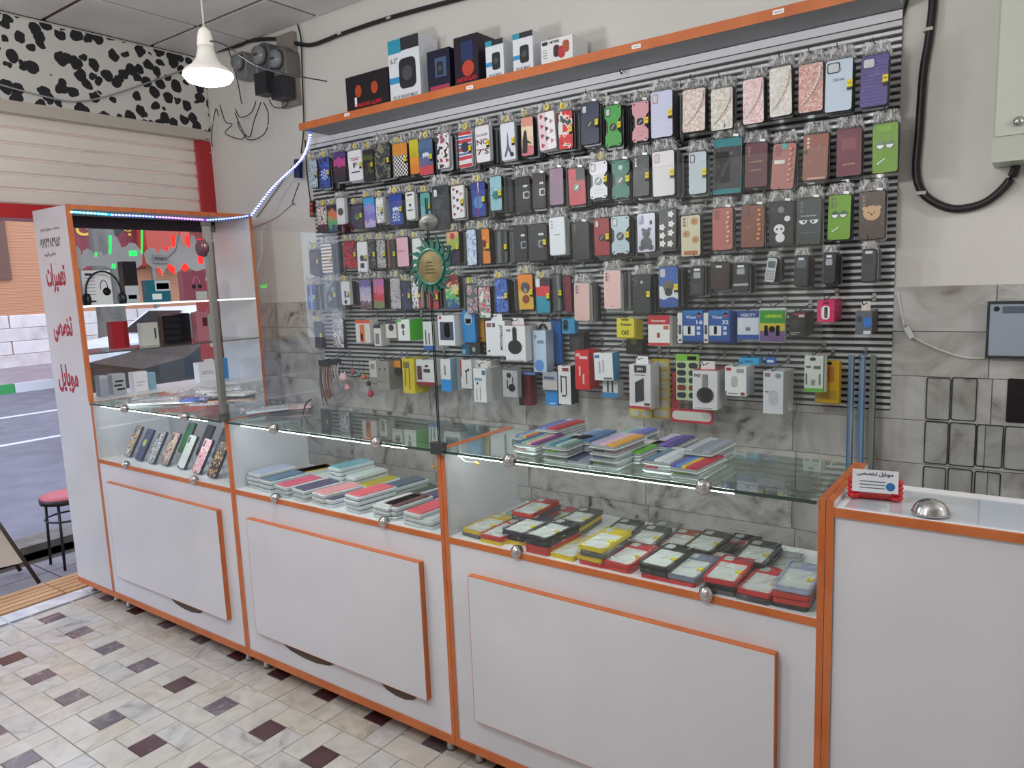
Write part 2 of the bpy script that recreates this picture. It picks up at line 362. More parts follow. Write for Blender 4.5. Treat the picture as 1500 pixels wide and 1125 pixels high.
# ---- shutter, rail, cow-pattern board
sh = O('roller_shutter', G().box((0, -2.28, 0), (.02, 1.065, .012)).mesh('bottom_rail', M('b9b2a6', .5)), None, (SX - .06, 0, 2.0), label='cream roller shutter half rolled up above the street opening', cat='shutter')
slatm = G()
slatm.add([(0, -1.672, 0), (0, 1.672, 0), (.012, 1.672, .008), (.012, -1.672, .008), (.012, 1.672, .066), (.012, -1.672, .066), (0, 1.672, .075), (0, -1.672, .075)],
          [(0, 3, 2, 1)[::-1], (3, 5, 4, 2)[::-1], (5, 7, 6, 4)[::-1]])
sm_ = slatm.mesh('slat', pattern('grain', ['d9cfc6', 'e4dad2'], 1.5, rough=.4))
for k in range(7): O('slat', sm_, sh, (.004, -.608, .012 + k * .0765))
B('shutter_rail', (SX - .03, -2.3, 2.452), (SX + .03, 1.1, 2.51), M('b5ada2', .5), None, label='beige metal rail under the cow print board', cat='rail')
B('cow_print_board', (SX, -2.9, 2.51), (SX + .02, 1.145, 2.925), pattern('voro', ['1b1a1e', '1b1a1e', 'c8c5bf'], 14.5, .5, [0, .2, .47], .6), None,
  label='white board with black cow spots above the shutter', cat='board')

# ================================================================== STREET
ASPH = pattern('grain', ['67656d', '76747e'], 4, rough=.9, bump=.3)
S('road', (-13.8, -14, -.3), (-3.95, 26, -.15), ASPH)
S('gutter', (-3.95, -14, -.5), (-3.3, 26, -.2), M('4a4038', .9))
S('kerb', (-4.2, -14, -.3), (-3.95, 26, -.1), pattern('grain', ['5e5952', '75706a'], 9, rough=.95, bump=.6))
pv = S('pavement', (-3.3, -6, -.5), (-2.86, 8, -.03), M('4c4a4c', .9))
pm = pattern('grain', ['6f6c70', '85828a'], 5, rough=.7)
for k in range(14):
    y = -2.6 + k * .38
    B('paving_tile', (-3.295, y, -.03), (-3.082, y + .372, -.016), pm, pv).location -= pv.location
    B('paving_tile', (-3.074, y, -.03), (-2.865, y + .372, -.016), pm, pv).location -= pv.location
B('lane_marking', (-10.75, -14, -.15), (-10.62, 26, -.146), M('c9c8d0', .8), kind='structure'); B('lane_marking', (-8.4, -14, -.15), (-8.28, 26, -.146), M('c9c8d0', .8), kind='structure')
fk = S('far_kerb', (-14.1, -14, -.3), (-13.82, 26, -.02), M('7d7a78', .9))
ky = at(22, 571, 0, -13.8)[1]; kl = at(80, 566, 0, -13.8)[1] - ky
for k in range(-2, 9):
    B('kerb_stone', (-13.86, ky + k * kl, -.15), (-13.78, ky + (k + .985) * kl, 0.02), M('3f9a55' if k % 2 else 'd6d6d8', .7), fk).location -= fk.location
S('far_pavement', (-18.0, -14, -.3), (-14.1, 26, -.02), pattern('grain', ['8d8084', 'a0949a'], 2, rough=.9))
fw = S('far_wall', (-18.4, -14, -.3), (-18.02, 26, 9), pattern('wave', ['b98462', 'c8946f', 'a97253'], 4.4, .05, [0, .3, .85], .8, bump=.3))
zt = at(50, 460, 0, -18)[2]; zb = -.02
sm3 = [G().bbox((-.04, -.5, -.09), (.05, .5, .09), .01).mesh('stone_block', m) for m in (pattern('marble', ['b9aca4', 'd0c6c2', 'ddd5d2'], 1.5, 2, rough=.8), pattern('marble', ['c9bdb6', 'dcd3cf', 'e4dedb'], 1.2, 2, rough=.8))]
nr = int((zt - zb) / .27); hh = (zt - zb) / nr
for r in range(nr):
    for c in range(9):
        y = 2.6 + c * 1.5 + (r % 2) * .6
        O('stone_block', random.choice(sm3), fw, tuple(Vector((-18.03, y, zb + hh * (r + .5))) - fw.location), (0, 0, 0), (1, 1.47, hh * .96 / .18))
wf = B('window_frame', (-18.05, -.5, at(5, 410, 0, -18)[2]), (-17.96, at(9, 350, 0, -18)[1], 5.2), M('6b4c3c', .6), fw); wf.location -= fw.location
B('window_pane', (-17.96, -.2, 3.9), (-17.94, at(5, 350, 0, -18)[1], 5.0), M('59504e', .2), fw).location -= fw.location
# lettered panel over the street, standing in for a reflection in the glass
p0 = at(112, 395, 0, -17.9); p1 = at(205, 318, 0, -17.9)
sg = B('reflected_sign', (-18.01, p0[1], p0[2]), (-17.86, p1[1], p1[2] + .3), M('7b2330', .5), None, label='maroon shop sign with yellow lettering across the street', cat='sign')
text(fa('بستنی'), 1.1, M('e0b23a', .5), sg, (.09, -.1, .3), (PI / 2, 0, PI / 2), w=(p1[1] - p0[1]) * .8, ext=.01)
p0 = at(216, 395, 0, -17.5); p1 = at(312, 318, 0, -17.5)
sg = B('awning', (-18.01, p0[1], p0[2] + .1), (-17.4, p1[1], p1[2] + .3), M('b5432f', .5), None, label='red-orange shop front fascia beside the maroon sign across the street', cat='fascia')
for k in range(2):
    y = (p0[1] + p1[1]) / 2
    B('post', (-17.55, p0[1] + .1 + k * (p1[1] - p0[1] - .3), -.02), (-17.45, p0[1] + .2 + k * (p1[1] - p0[1] - .3), p0[2] + .1), M('7b7268', .6), sg).location -= sg.location
# street tree trunk
tp = at(170, 560, 0, -9.0)
g = G(); prof = [(.2, -.15), (.16, .1), (.14, 1.0), (.13, 2.6), (.11, 4.5)]
g.lathe(prof, 12); g.tube([(0, 0, 2.7), (.2, .5, 3.6), (.3, 1, 4.5)], .07)
tr = O('tree', g.mesh('trunk', pattern('grain', ['57524a', '75706a'], 6, rough=.95, bump=.8, sc3=(1, 1, .2))), None, (-14.6, at(170, 520, 0, -14.6)[1], -.02), scale=(2.0, 2.0, 1), label='bare grey tree trunk standing beyond the road', cat='tree')
# parked cars
def car(x, y, rz, col, label):
    L = 4.3
    prof = [(-2.15, .32), (-2.12, .72), (-2.0, .84), (-1.2, .95), (-.62, 1.36), (-.3, 1.43), (.75, 1.43), (1.25, 1.2), (1.6, .98), (2.08, .9), (2.15, .6), (2.12, .3), (1.7, .24), (-1.7, .24)]
    root = O('car', G().prism(prof[::-1], -.82, .82, bev=.08).mesh('car_body', M(col, .45, 0)), None, (x, y, -.15), (0, 0, rz), label=label, cat='car')
    gm = M('171b20', .3)
    for s in (-1, 1):
        w1 = [(-1.08, .96), (-.58, 1.33), (-.3, 1.38), (.12, 1.38), (.12, .96)]; w2 = [(.18, .96), (.18, 1.38), (.72, 1.38), (1.12, 1.18), (1.3, .98)]
        for q in (w1, w2):
            O('side_window', G().prism(q[::-1] if s < 0 else q[::-1], -.006, .006).mesh('side_window', gm), root, (0, s * .823, 0))
        B('door_handle', (.0 - .1, s * .83 - .012, .86), (.1, s * .83 + .012, .89), CHROME, root)
        for xx in (-1.35, 1.35):
            wh = O('wheel', G().lathe([(.2, -.09), (.3, -.09), (.32, -.05), (.32, .05), (.3, .09), (.2, .09)], 18).mesh('tyre', BLACK), root, (xx, s * .74, .32), (PI / 2, 0, 0))
            O('hubcap', G().lathe([(.19, -.1), (.19, .1), (.1, .11)], 14).mesh('hubcap', STEEL), wh)
    O('windscreen', G().add([(-1.16, -.68, .98), (-1.16, .68, .98), (-.63, .6, 1.36), (-.63, -.6, 1.36)], [(0, 3, 2, 1)]).mesh('windscreen', gm), root, (-.03, 0, .012))
    for s in (-1, 1):
        B('headlight', (-2.17, s * .6 - .16, .6), (-2.08, s * .6 + .16, .74), M('dfe3e8', .1), root)
        B('mirror', (-.98, s * .9 - .07, .95), (-.85, s * .9 + .07, 1.07), M(col, .2, .3), root)
    B('number_plate', (-2.18, -.24, .42), (-2.15, .24, .53), M('e8e8e8', .4), root)
c = at(212, 560, 0, -6.0); car(-6.9, c[1] + 2.3, -PI / 2 - .1, '090a0c', 'black parked car seen through the tall glass cabinet')
c = at(118, 520, 0, -12.4); car(-12.4, c[1] + 2.3, PI / 2, 'd8dade', 'white car on the far side of the street')
# stool and board on the pavement
st = O('stool', G().lathe([(.125, 0), (.133, .012), (.13, .026), (.05, .03)], 20).mesh('seat', M('c4626b', .5)), None, (-3.1, .205, .375), label='small round stool with red seat on the pavement', cat='stool')
O('seat_rim', G().lathe([(.138, -.012), (.138, .016), (.131, .016), (.131, -.012)], 20).mesh('seat_rim', BLACK), st)
for k in range(4):
    a = PI / 4 + k * PI / 2; O('leg', G().tube([(.115 * math.cos(a), .115 * math.sin(a), 0), (.13 * math.cos(a), .13 * math.sin(a), -.39)], .008).mesh('leg', BLACK), st)
O('stretcher', G().tube([(.12 * math.cos(a), .12 * math.sin(a), -.11) for a in [2 * PI * i / 20 for i in range(21)]], .006).mesh('ring', BLACK), st)
P0 = at(58, 854, 2, -.005); P1 = at(-45, 703, 1, P0[1] - .12); dr = P1 - P0; sd = Vector((-.12, -.5, 0))
br = O('a_board', None, None, P0, label='beige folding pavement board with dark wooden legs at the doorway', cat='sign board')
a = dr * .2; b_ = dr * 1.0; th_ = Vector((-.012, .003, .006))
g = G(); v = [a, b_, b_ + sd, a + sd]; v += [q + th_ for q in v]
O('board', g.add(v, [(0, 1, 2, 3), (7, 6, 5, 4), (0, 4, 5, 1), (1, 5, 6, 2), (2, 6, 7, 3), (3, 7, 4, 0)]).mesh('board', pattern('grain', ['a89d8c', 'b8ad9c'], 4, rough=.7)), br)
for q in (Vector((0, 0, 0)), sd): O('leg', G().tube([q + Vector((-.004, 0, 0)), q + dr * 1.02 + Vector((-.004, 0, 0))], .011).mesh('leg', M('33261f', .6)), br)
for q in (Vector((-.3, .02, 0)), sd + Vector((-.3, .02, 0))): O('rear_leg', G().tube([q, (Vector((0, 0, 0)) if q[1] > -.2 else sd) + dr], .011).mesh('leg', M('33261f', .6)), br)
O('crossbar', G().tube([dr * .3 + Vector((-.02, 0, 0)), dr * .3 + sd + Vector((-.02, 0, 0))], .009).mesh('crossbar', M('33261f', .6)), br)

# ================================================================== COUNTERS
ZC = 1.028; ZG = .753; ZP = .085; BD = .0155; DD = .366; DI = .42
clipm = G().lathe([(.0, -.012), (.017, -.012), (.02, 0), (.017, .010), (.009, .016), (0, .018)], 14).mesh('glass_clip', CHROME)
def counter(x0, x1, label, clips_top, clips_bot, led=(.06, .14), left_closed=True):
    root = O('display_counter', None, None, ((x0 + x1) / 2, 0, 0), label=label, cat='display counter', group=None)
    X = root.location.x
    def b(n, a, c, m, par=None):
        o = B(n, a, c, m, root); o.location.x -= X; return o
    g = .0008
    for s, xa in ((0, x0 + g), (1, x1 - BD)):
        sp = b('side_panel', (xa, .0012, ZP), (xa + BD - g, DD, ZC - .001), LAM)
        lo = sp.location
        e = B('edge_band', (xa, -.0004, ZP), (xa + BD - g, .0011, ZC - .0005), ORANGE, sp); e.location -= Vector((X, 0, 0)) + Vector(lo)
        e = B('edge_band', (xa, -.0004, ZC - .0011), (xa + BD - g, DD, ZC), ORANGE, sp); e.location -= Vector((X, 0, 0)) + Vector(lo)
    b('base_board', (x0 + g, -.002, .057), (x1 - g, .34, ZP - .0005), ORANGE)
    b('base_sheet', (x0 + BD, .004, ZP - .0005), (x1 - BD, .33, ZP + .003), WHITE)
    b('front_panel', (x0 + BD, .003, ZP), (x1 - BD, .017, ZG - .019), LAM)
    b('display_floor', (x0 + BD, .004, ZG - .018), (x1 - BD, DI, ZG), WHITE)
    b('edge_band', (x0 + BD, -.0004, ZG - .0185), (x1 - BD, .0038, ZG - .0005), ORANGE)
    b('back_post', (x0 + BD, .33, ZP), (x0 + BD + .04, .35, ZG - .019), LAM)
    # raised door with orange edges
    rx0, rx1, rz0, rz1 = x0 + .1, x1 - .1, .187, .652
    rp = b('raised_panel', (rx0, -.0185, rz0), (rx1, .0025, rz1), LAM)
    for a, c in (((rx0 - .001, -.0185, rz1), (rx1 + .001, .0025, rz1 + .0018)), ((rx0 - .001, -.0185, rz0 - .0018), (rx1 + .001, .0025, rz0)),
                 ((rx1, -.0185, rz0), (rx1 + .0018, .0025, rz1)), ((rx0 - .0018, -.0185, rz0), (rx0, .0025, rz1))):
        e = B('edge_band', a, c, ORANGE, rp); e.location -= Vector((X, 0, 0)) + Vector(rp.location)
    for k, (cx, hw) in enumerate({0: [((at(250, 880, 1, 0)[0] + at(298, 897, 1, 0)[0]) / 2, .13)], 1: [((at(410, 945, 1, 0)[0] + at(495, 978, 1, 0)[0]) / 2, .15), (at(584, 1015, 1, 0)[0], .085)], 2: []}[root_n[0]]):
        pts = [(-hw, -.015), (-hw * .7, -.032), (-hw * .2, -.041), (hw * .3, -.042), (hw * .8, -.03), (hw, -.015)]
        O('recess_shade', G().prism([(p[0], p[1]) for p in pts], -.001, .0008).mesh('recess_shade', M('54483c', .7)), root, (cx - X, .0021, rz0 - .002))  # flat dark crescent painted in for the shade of a finger cut-out
    # glass
    b('top_glass', (x0 + BD + .001, -.012, ZC - .009), (x1 - BD - .001, DD - .01, ZC - .001), [GREENG])
    b('glass_edge', (x0 + BD + .001, -.0135, ZC - .009), (x1 - BD - .001, -.0122, ZC - .001), M('33443b', .1))
    b('front_glass', (x0 + BD + .002, .0045, ZG + .001), (x1 - BD - .002, .0085, ZC - .01), CLEAR)
    b('led_strip', (x0 + BD + led[0], .012, ZC - .019), (x1 - BD - led[1], .017, ZC - .0098), LEDW)
    for cx in clips_top: O('glass_clip', clipm, root, (cx - X, -.013, ZC - .004), (PI / 2, 0, 0), (1, 1, 1))
    for cx in clips_bot: O('glass_clip', clipm, root, (cx - X, .0, ZG + .002), (PI / 2, 0, 0), (1, 1, 1))
    lm = G().lathe([(.017, 0), (.017, .012), (.0145, .014), (.0145, .057)], 16).mesh('leg', STEEL)
    for lx in (x0 + .06, x1 - .06):
        for ly in (.045, .3): O('leg', lm, root, (lx - X, ly, 0))
    root_n[0] += 1
    return root
root_n = [0]
cx_ = lambda u, v, z: at(u, v, 1, 0)[0]
counter(-2.205, -1.102, 'white glass-topped counter with orange edges showing seven leaning phone cases', [cx_(187, 602, 0), cx_(275, 612, 0)], [cx_(184, 679, 0), cx_(284, 702, 0)])
counter(-1.102, 0, 'white glass-topped counter with orange edges full of trays of coloured cases', [cx_(405, 627, 0), cx_(555, 645, 0)], [cx_(403, 729, 0), cx_(562, 762, 0)])
counter(0, 1.1, 'white glass-topped counter with orange edges holding bagged clear cases', [cx_(750, 670, 0), cx_(1033, 708, 0)], [cx_(757, 806, 0), cx_(1035, 868, 0)], (.045, .19))
# right-hand closed counter
rc = O('service_counter', G().box((0, .006, .085), (1.4, .25, .994)).mesh('body', [LAM]), None, (1.117, 0, 0), label='plain white counter with orange top edge and desk bell', cat='counter')
B('side_panel', (-.0165, .0012, .085), (-.0008, DD, ZC - .001), LAM, rc)
B('edge_band', (-.0165, -.0006, .085), (-.0008, .0011, ZC), ORANGE, rc)
B('edge_band', (-.0165, .0012, ZC - .0011), (-.0008, DD, ZC), ORANGE, rc)
B('edge_band', (0, -.0006, .9935), (1.4, .0058, 1.012), ORANGE, rc)
B('worktop', (0, .006, .994), (1.4, .25, 1.0125), M('f2f2f6', .15), rc)
B('base_board', (-.0165, -.002, .057), (1.4, .24, .0845), ORANGE, rc)
lm = G().lathe([(.017, 0), (.017, .012), (.0145, .014), (.0145, .057)], 16).mesh('leg', STEEL)
for lx in (.05, 1.3):
    for ly in (.045, .2): O('leg', lm, rc, (lx, ly, 0))
B('counter_sheet', (1.135, .012, 1.0127), (1.52, .2, 1.0157), thin_glass((.96, .98, .99)), None, label='clear glass sheet lying on the plain white counter', cat='glass sheet')
p = at(1363, 752, 2, 1.0158)
bell = O('desk_bell', G().lathe([(.034, 0), (.036, .003), (.034, .006), (.031, .014), (.024, .023), (.012, .029), (0.002, .031)], 24).mesh('dome', CHROME), None, (p[0], .045, 1.0157), label='shiny chrome dome on the front edge of the plain white counter', cat='bell')
p = at(1283, 728, 2, 1.0158)
ch = O('card_holder', None, None, (p[0], .1, 1.0157), (0, 0, .15), label='red bead card holder with a printed business card', cat='card holder')
for s in (-1, 1):
    for k in range(4): O('bead', G().lathe([(.003, -.006), (.011, -.0055), (.014, 0), (.011, .0055), (.003, .006)], 12).mesh('bead', RED), ch, (s * .042, 0, .006 + k * .011))
O('bead', G().lathe([(.003, -.01), (.014, -.008), (.018, 0), (.014, .008), (.003, .01)], 12).mesh('bead', RED), ch, (.0, .035, .04))
B('base', (-.04, 0, 0), (.04, .03, .004), RED, ch)
cd_ = B('business_card', (-.045, -.014, .0165), (.045, -.0125, .065), M('d9dde2', .4), None, label='printed business card held in the red bead holder', cat='card')
cd_.location = Vector((p[0], .1, 1.0157)) + Matrix.Rotation(.15, 3, 'Z') @ Vector((0, -.022, .045)); cd_.rotation_euler = (-.12, 0, .15)
text(fa('موبایل تخصصی'), .01, M('1c2740', .5), cd_, (0, -.0012, .016), w=.07)
for k in range(3): B('text_line', (-.03, -.0012, -.002 - k * .007), (.02, -.0008, .0 - k * .007), M('596070', .5), cd_)
O('picture', G().prism(circ(.009, 14), -.0012, -.0008).mesh('picture', M('2f6aa5', .4)), cd_, (.03, 0, -.01))

# ================================================================== TALL CABINET
H = 1.95; tc_ = O('display_cabinet', None, None, (-2.388, .49, 0), label='tall open glass display cabinet with orange edges by the street opening', cat='display cabinet')
T0 = Vector((-2.388, .49, 0))
def tb(n, a, c, m, par=None, **k):
    o = B(n, a, c, m, par or tc_, **k); o.location -= T0 if par is None else (T0 + Vector(par.location)); return o
XA, XB = -2.571, -2.2055
ep = tb('end_panel', (XA, 0, ZP), (XB - .001, .016, H - .001), pattern('grain', ['c6c7cb', 'd2d3d8'], 3, rough=.3))
tb('edge_band', (XB - .001, -.001, ZP), (XB + .0008, .017, H), ORANGE, ep)
tb('edge_band', (XB - .016, -.0012, ZC), (XB - .001, -.0002, H), ORANGE, ep)
tb('edge_band', (XA, -.0012, H - .0012), (XB, .016, H), ORANGE, ep)
ep2 = tb('end_panel', (XA, .961, ZP), (XB - .001, .977, H - .001), LAM)
tb('edge_band', (XB - .001, .96, ZP), (XB + .0008, .978, H), ORANGE, ep2)
tp_ = tb('top_panel', (XA, .0165, H - .016), (XB - .001, .9605, H - .001), LAM)
tb('edge_band', (XB - .001, .0165, H - .02), (XB + .0008, .9605, H), ORANGE, tp_)
tb('lower_body', (XA, .017, ZP), (XB - .003, .96, ZC - .02), LAM)
tb('base_board', (XA, -.002, .057), (XB, .977, ZP - .0005), ORANGE)
tb('street_glass', (XA + .002, .017, ZC), (XA + .006, .96, H - .0165), CLEAR)
tb('street_rail', (XA + .002, .017, H - .075), (XA + .03, .96, H - .017), M('2a1d22', .5))
SH1, SH2 = 1.482, 1.255
tb('glass_shelf', (XA + .008, .018, SH1 - .004), (XB - .006, .959, SH1 + .002), GREENG)
tb('shelf_light', (XB - .006, .018, SH1 - .006), (XB - .002, .959, SH1 + .003), M('dfe6e2', .3, emit=1.2))
tb('glass_shelf', (XA + .008, .018, SH2 - .003), (XB - .006, .959, SH2 + .003), GREENG)
tb('glass_edge', (XB - .0055, .018, SH2 - .003), (XB - .004, .959, SH2 + .003), M('4b5f58', .1))
tb('cabinet_floor', (XA + .008, .018, ZC - .019), (XB - .003, .959, ZC - .002), WHITE)
lm = G().lathe([(.017, 0), (.017, .012), (.0145, .014), (.0145, .057)], 16).mesh('leg', STEEL)
for lx in (XA + .05, XB - .07):
    for ly in (.05, .9): O('leg', lm, tc_, (lx + 2.388, ly - .49, 0))
# lettering on the end panel
rm = M('a81f36', .5); ex = .0004
for s, v0, u0, wd, hh_ in (('تعمیرات', 404, 80, .20, .145), ('تخصصی', 478, 90, .20, .125), ('موبایل', 552, 98, .21, .14)):
    q = at(u0, v0, 1, 0); text(fa(s), .1, rm, ep, Vector((q[0] + .012, -.0008, q[2])) - T0 - Vector(ep.location), w=wd, h=hh_, ext=ex, bold=.03)
sk = tb('notice', (XA + .03, -.0012, at(70, 388, 1, 0)[2]), (XB - .03, -.0002, at(70, 320, 1, 0)[2]), M('cfd0d4', .25), ep)
km = M('22222a', .5)
for s, v0, wd, hh_ in ((fa('خدمات موبایل انجام'), 335, .2, .02), ('\u06f0\u06f9\u06f1\u06f9\u06f4\u06f4\u06f8\u06f4\u06f9\u06f5\u06f2', 356, .22, .045), (fa('تماس بگیرید'), 372, .12, .025)):
    q = at(74, v0, 1, 0); text(s, .04, km, ep, Vector((q[0] - .004, -.0014, q[2])) - T0 - Vector(ep.location), w=wd, h=hh_, ext=.0002)
# frosted stickers on the street glass
def gpoly(pts, name, label_parent, mat, x=XA + .0065, t=.0012):
    P = [at(u, v, 0, x) for u, v in pts]; n = len(P)
    vs = [(x, p[1], p[2]) for p in P] + [(x + t, p[1], p[2]) for p in P]
    fs = [tuple(range(n)), tuple(reversed(range(n, 2 * n)))] + [(i, (i + 1) % n, n + (i + 1) % n, n + i) for i in range(n)]
    vs = [tuple(Vector(v) - T0) for v in vs]
    me = G().add(vs, fs).mesh(name, mat); bm = bmesh.new(); bm.from_mesh(me); bmesh.ops.recalc_face_normals(bm, faces=bm.faces); bm.to_mesh(me); bm.free()
    return O(name, me, tc_)
K = lambda L: [(90 + a / 4.839, 290 + b / 4.839) for a, b in L]
FROST = M('cfd2d6', .6)
gpoly(K([(93, 350), (115, 340), (135, 372), (140, 412), (155, 372), (185, 358), (215, 375), (232, 412), (250, 385), (285, 378), (300, 410), (330, 395), (345, 290), (370, 262), (395, 280), (425, 350), (455, 345), (480, 318), (520, 320), (545, 350), (575, 380), (570, 470), (540, 495), (500, 500), (460, 490), (430, 465), (410, 510), (380, 470), (350, 500), (300, 480), (240, 480), (180, 485), (140, 510), (110, 495)]), 'window_sticker', 0, FROST)
gpoly(K([(585, 395), (600, 370), (630, 352), (660, 360), (680, 400), (700, 360), (730, 370), (750, 385), (765, 340), (795, 330), (815, 265), (840, 265), (860, 340), (885, 335), (910, 365), (918, 265), (940, 270), (960, 320), (968, 440), (985, 470), (1005, 440), (1015, 405), (1040, 430), (1055, 500), (1045, 520), (1020, 500), (960, 520), (905, 500), (870, 460), (850, 500), (810, 545), (765, 460), (740, 500), (715, 555), (680, 500), (640, 490), (600, 460)]), 'window_sticker', 0, FROST)
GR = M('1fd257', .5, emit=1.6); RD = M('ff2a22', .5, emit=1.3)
for L, m in ((((335, 265), (355, 265), (352, 395), (338, 395)), GR), (((563, 180), (578, 180), (575, 395), (565, 395)), GR), (((480, 375), (535, 375), (535, 410), (480, 410)), GR), (((235, 385), (250, 385), (248, 415), (237, 415)), GR),
             (((780, 265), (803, 265), (803, 350), (785, 350)), RD), (((880, 265), (900, 265), (910, 360), (890, 340)), RD), (((966, 290), (1003, 290), (1003, 465), (985, 468), (970, 460)), RD), (((735, 345), (758, 340), (755, 375), (740, 378)), RD),
             (((765, 465), (803, 495), (800, 540), (750, 495)), RD), (((872, 460), (903, 490), (875, 525), (848, 495)), RD), (((680, 495), (700, 500), (715, 555), (690, 530)), RD), (((360, 470), (380, 465), (385, 500), (355, 500)), GR)):
    gpoly(K(L), 'light_drip', 0, m, x=XA + .009)
# boxes in the tall cabinet ---------------------------------------------------------
def carton(name, u0, u1, v0, z, x, dep, mats, label, cat='box', rot=0, group=None, parts=()):
    """carton standing at height z, front face towards +x at plane x, columns u0..u1, top row v0"""
    a = at(u0, 450, 0, x); b = at(u1, 450, 0, x); t = at((u0 + u1) / 2, v0, 0, x)
    y0, y1 = a[1], b[1]; h = t[2] - z; o = O(name, G().box((-dep, -(y1 - y0) / 2, 0), (0, (y1 - y0) / 2, h)).mesh(name, mats), None, (x, (y0 + y1) / 2, z), (0, 0, rot), label=label, cat=cat, group=group)
    for (pn, fy0, fy1, fz0, fz1, m) in parts:
        B(pn, (.0, (fy0 - .5) * (y1 - y0), fz0 * h), (.001, (fy1 - .5) * (y1 - y0), fz1 * h), m, o)
    return o, y1 - y0, h
BX = -2.36
def headset(y, z, r, x, mat, label, lie=False):
    o = O('headphones', G().tube([(0, r * math.cos(a), r * 1.25 * math.sin(a)) for a in [PI * i / 14 for i in range(15)]], .005).mesh('headband', mat), None, (x, y, z), label=label, cat='headphones')
    for s in (-1, 1):
        O('ear_cup', G().lathe([(.012, -.014), (.024, -.012), (.026, 0), (.022, .012), (.01, .014)], 14).mesh('ear_cup', mat), o, (0, s * r, -.028), (PI / 2, 0, 0), (1, 1.25, 1))
    return o
tz = SH1 + .0025
o, ww, hh_ = carton('headphone_box', 125, 167, 396, tz, BX + .02, .05, WHITE, 'white headphone box on the top glass shelf', parts=(('print_block', .15, .4, .08, .13, DARK), ('print_block', .1, .35, .85, .92, DARK)))
for k in range(6): B('text_line', (.0, -.06, .11 * hh_ + .016 * (k + 2)), (.0008, -.01, .11 * hh_ + .016 * (k + 2) + .003), GREY, o)
hs = O('printed_headphones', G().tube([(0, .018 * math.cos(a), .045 * math.sin(a)) for a in [PI * i / 10 for i in range(11)]], .002).mesh('headband', BLACK), o, (.001, ww * .22, hh_ * .45))
O('ear_cup', G().lathe([(.003, -.001), (.02, 0), (.003, .001)], 12).mesh('ear_cup', BLACK), hs, (0, .012, -.012), (0, PI / 2, 0))
y_ = at(150, 440, 0, BX + .05)[1]
headset(y_, tz + .055, .085, BX + .075, M('17171b', .35), 'black headphones standing around the white headphone box')
carton('accessory_box', 186, 206, 383, tz, BX, .05, M('1a1b20', .4), 'black and white box beside the headphones on the top shelf', parts=(('label_panel', 0, 1, 0, .42, M('c9cdd2', .4)), ('print_block', .2, .8, .1, .2, GREY)))
carton('accessory_box', 218, 252, 410, tz, BX, .05, M('1f6f83', .4), 'teal box with a dark car picture on the top shelf', parts=(('picture', .35, 1, .5, .98, M('c9d4dc', .3)), ('picture_car', .42, .95, .58, .85, M('1a2228', .2)), ('price_paper', .2, .6, .12, .38, M('f2f6fa', .5))))
o, ww, hh_ = carton('headphone_box', 272, 305, 397, tz, BX, .05, M('a3566a', .45), 'pink headphone box on the top glass shelf beside the metal post', parts=(('price_paper', .5, 1, .02, .3, M('c8ccc8', .5)),))
hs = O('printed_headphones', G().tube([(0, .02 * math.cos(a), .04 * math.sin(a)) for a in [PI * i / 10 for i in range(11)]], .003).mesh('headband', M('d98a98', .4)), o, (.001, .01, hh_ * .55))
for s in (-1, 1): O('ear_cup', G().lathe([(.003, -.001), (.012, 0), (.003, .001)], 12).mesh('ear_cup', DARK), hs, (0, s * .018, -.012), (0, PI / 2, 0))
tz = SH2 + .0035
carton('accessory_box', 160, 184, 471, tz, BX, .05, M('b01c2c', .4), 'red box on the middle glass shelf of the tall cabinet', parts=(('lid_shade', .72, 1, .05, 1, M('8c1220', .4)),))
carton('accessory_box', 205, 228, 473, tz, BX, .05, M('c9c6c0', .5), 'grey-white box beside the red box on the middle shelf', parts=(('print_block', .75, .85, .3, .75, DARK),))
o, ww, hh_ = carton('bluetooth_speaker', 236, 262, 462, tz, BX, .05, M('15161b', .25), 'tall black ribbed speaker on the middle glass shelf')
for k in range(4): B('rib', (0, -ww * .46, hh_ * (.1 + .23 * k)), (.006, ww * .46, hh_ * (.24 + .23 * k)), M('22242a', .2), o)
o, ww, hh_ = carton('bluetooth_speaker', 258, 276, 459, tz, BX - .05, .05, M('1b1c22', .25), 'second black speaker half hidden behind the ribbed one')
carton('accessory_box', 286, 303, 457, tz, BX, .05, M('c57886', .5), 'pink camera box on the middle glass shelf', parts=(('picture', .5, .9, .5, .8, M('5c2a36', .3)),))
carton('accessory_box', 303, 318, 460, tz, BX, .05, M('a9b6b4', .4), 'pale grey box next to the pink camera box', parts=(('print_block', .2, .7, .5, .7, M('7d8a86', .4)),))
tz = ZC - .0015
carton('accessory_box', 133, 145, 552, tz, BX, .05, M('a9b0bb', .5), 'small grey box at the left end of the cabinet floor', parts=(('lid', 0, 1, .85, 1, M('c4cad3', .5)),))
o, a_, b_ = carton('charger_box', 152, 172, 549, tz, BX, .05, M('b6bcc2', .5), 'grey box printed with black cables on the cabinet floor', parts=(('print_block', .2, .8, .6, .68, BLACK), ('print_block', .1, .7, .4, .48, BLACK), ('print_block', .3, .9, .2, .28, BLACK)))
carton('charger_box', 184, 205, 546, tz, BX, .05, WHITE, 'white box with fine print on the cabinet floor', parts=(('print_block', .2, .8, .45, .48, GREY), ('print_block', .2, .6, .3, .33, GREY)))
carton('charger_box', 206, 217, 547, tz, BX - .02, .03, M('8fb9c6', .5), 'narrow light blue box beside the white box on the cabinet floor')
o, a_, b_ = carton('charger_box', 282, 314, 531, tz, BX, .05, WHITE, 'white hang-tab box at the right end of the cabinet floor', parts=(('print_block', .15, .6, .5, .53, GREY), ('print_block', .15, .7, .4, .43, GREY)))
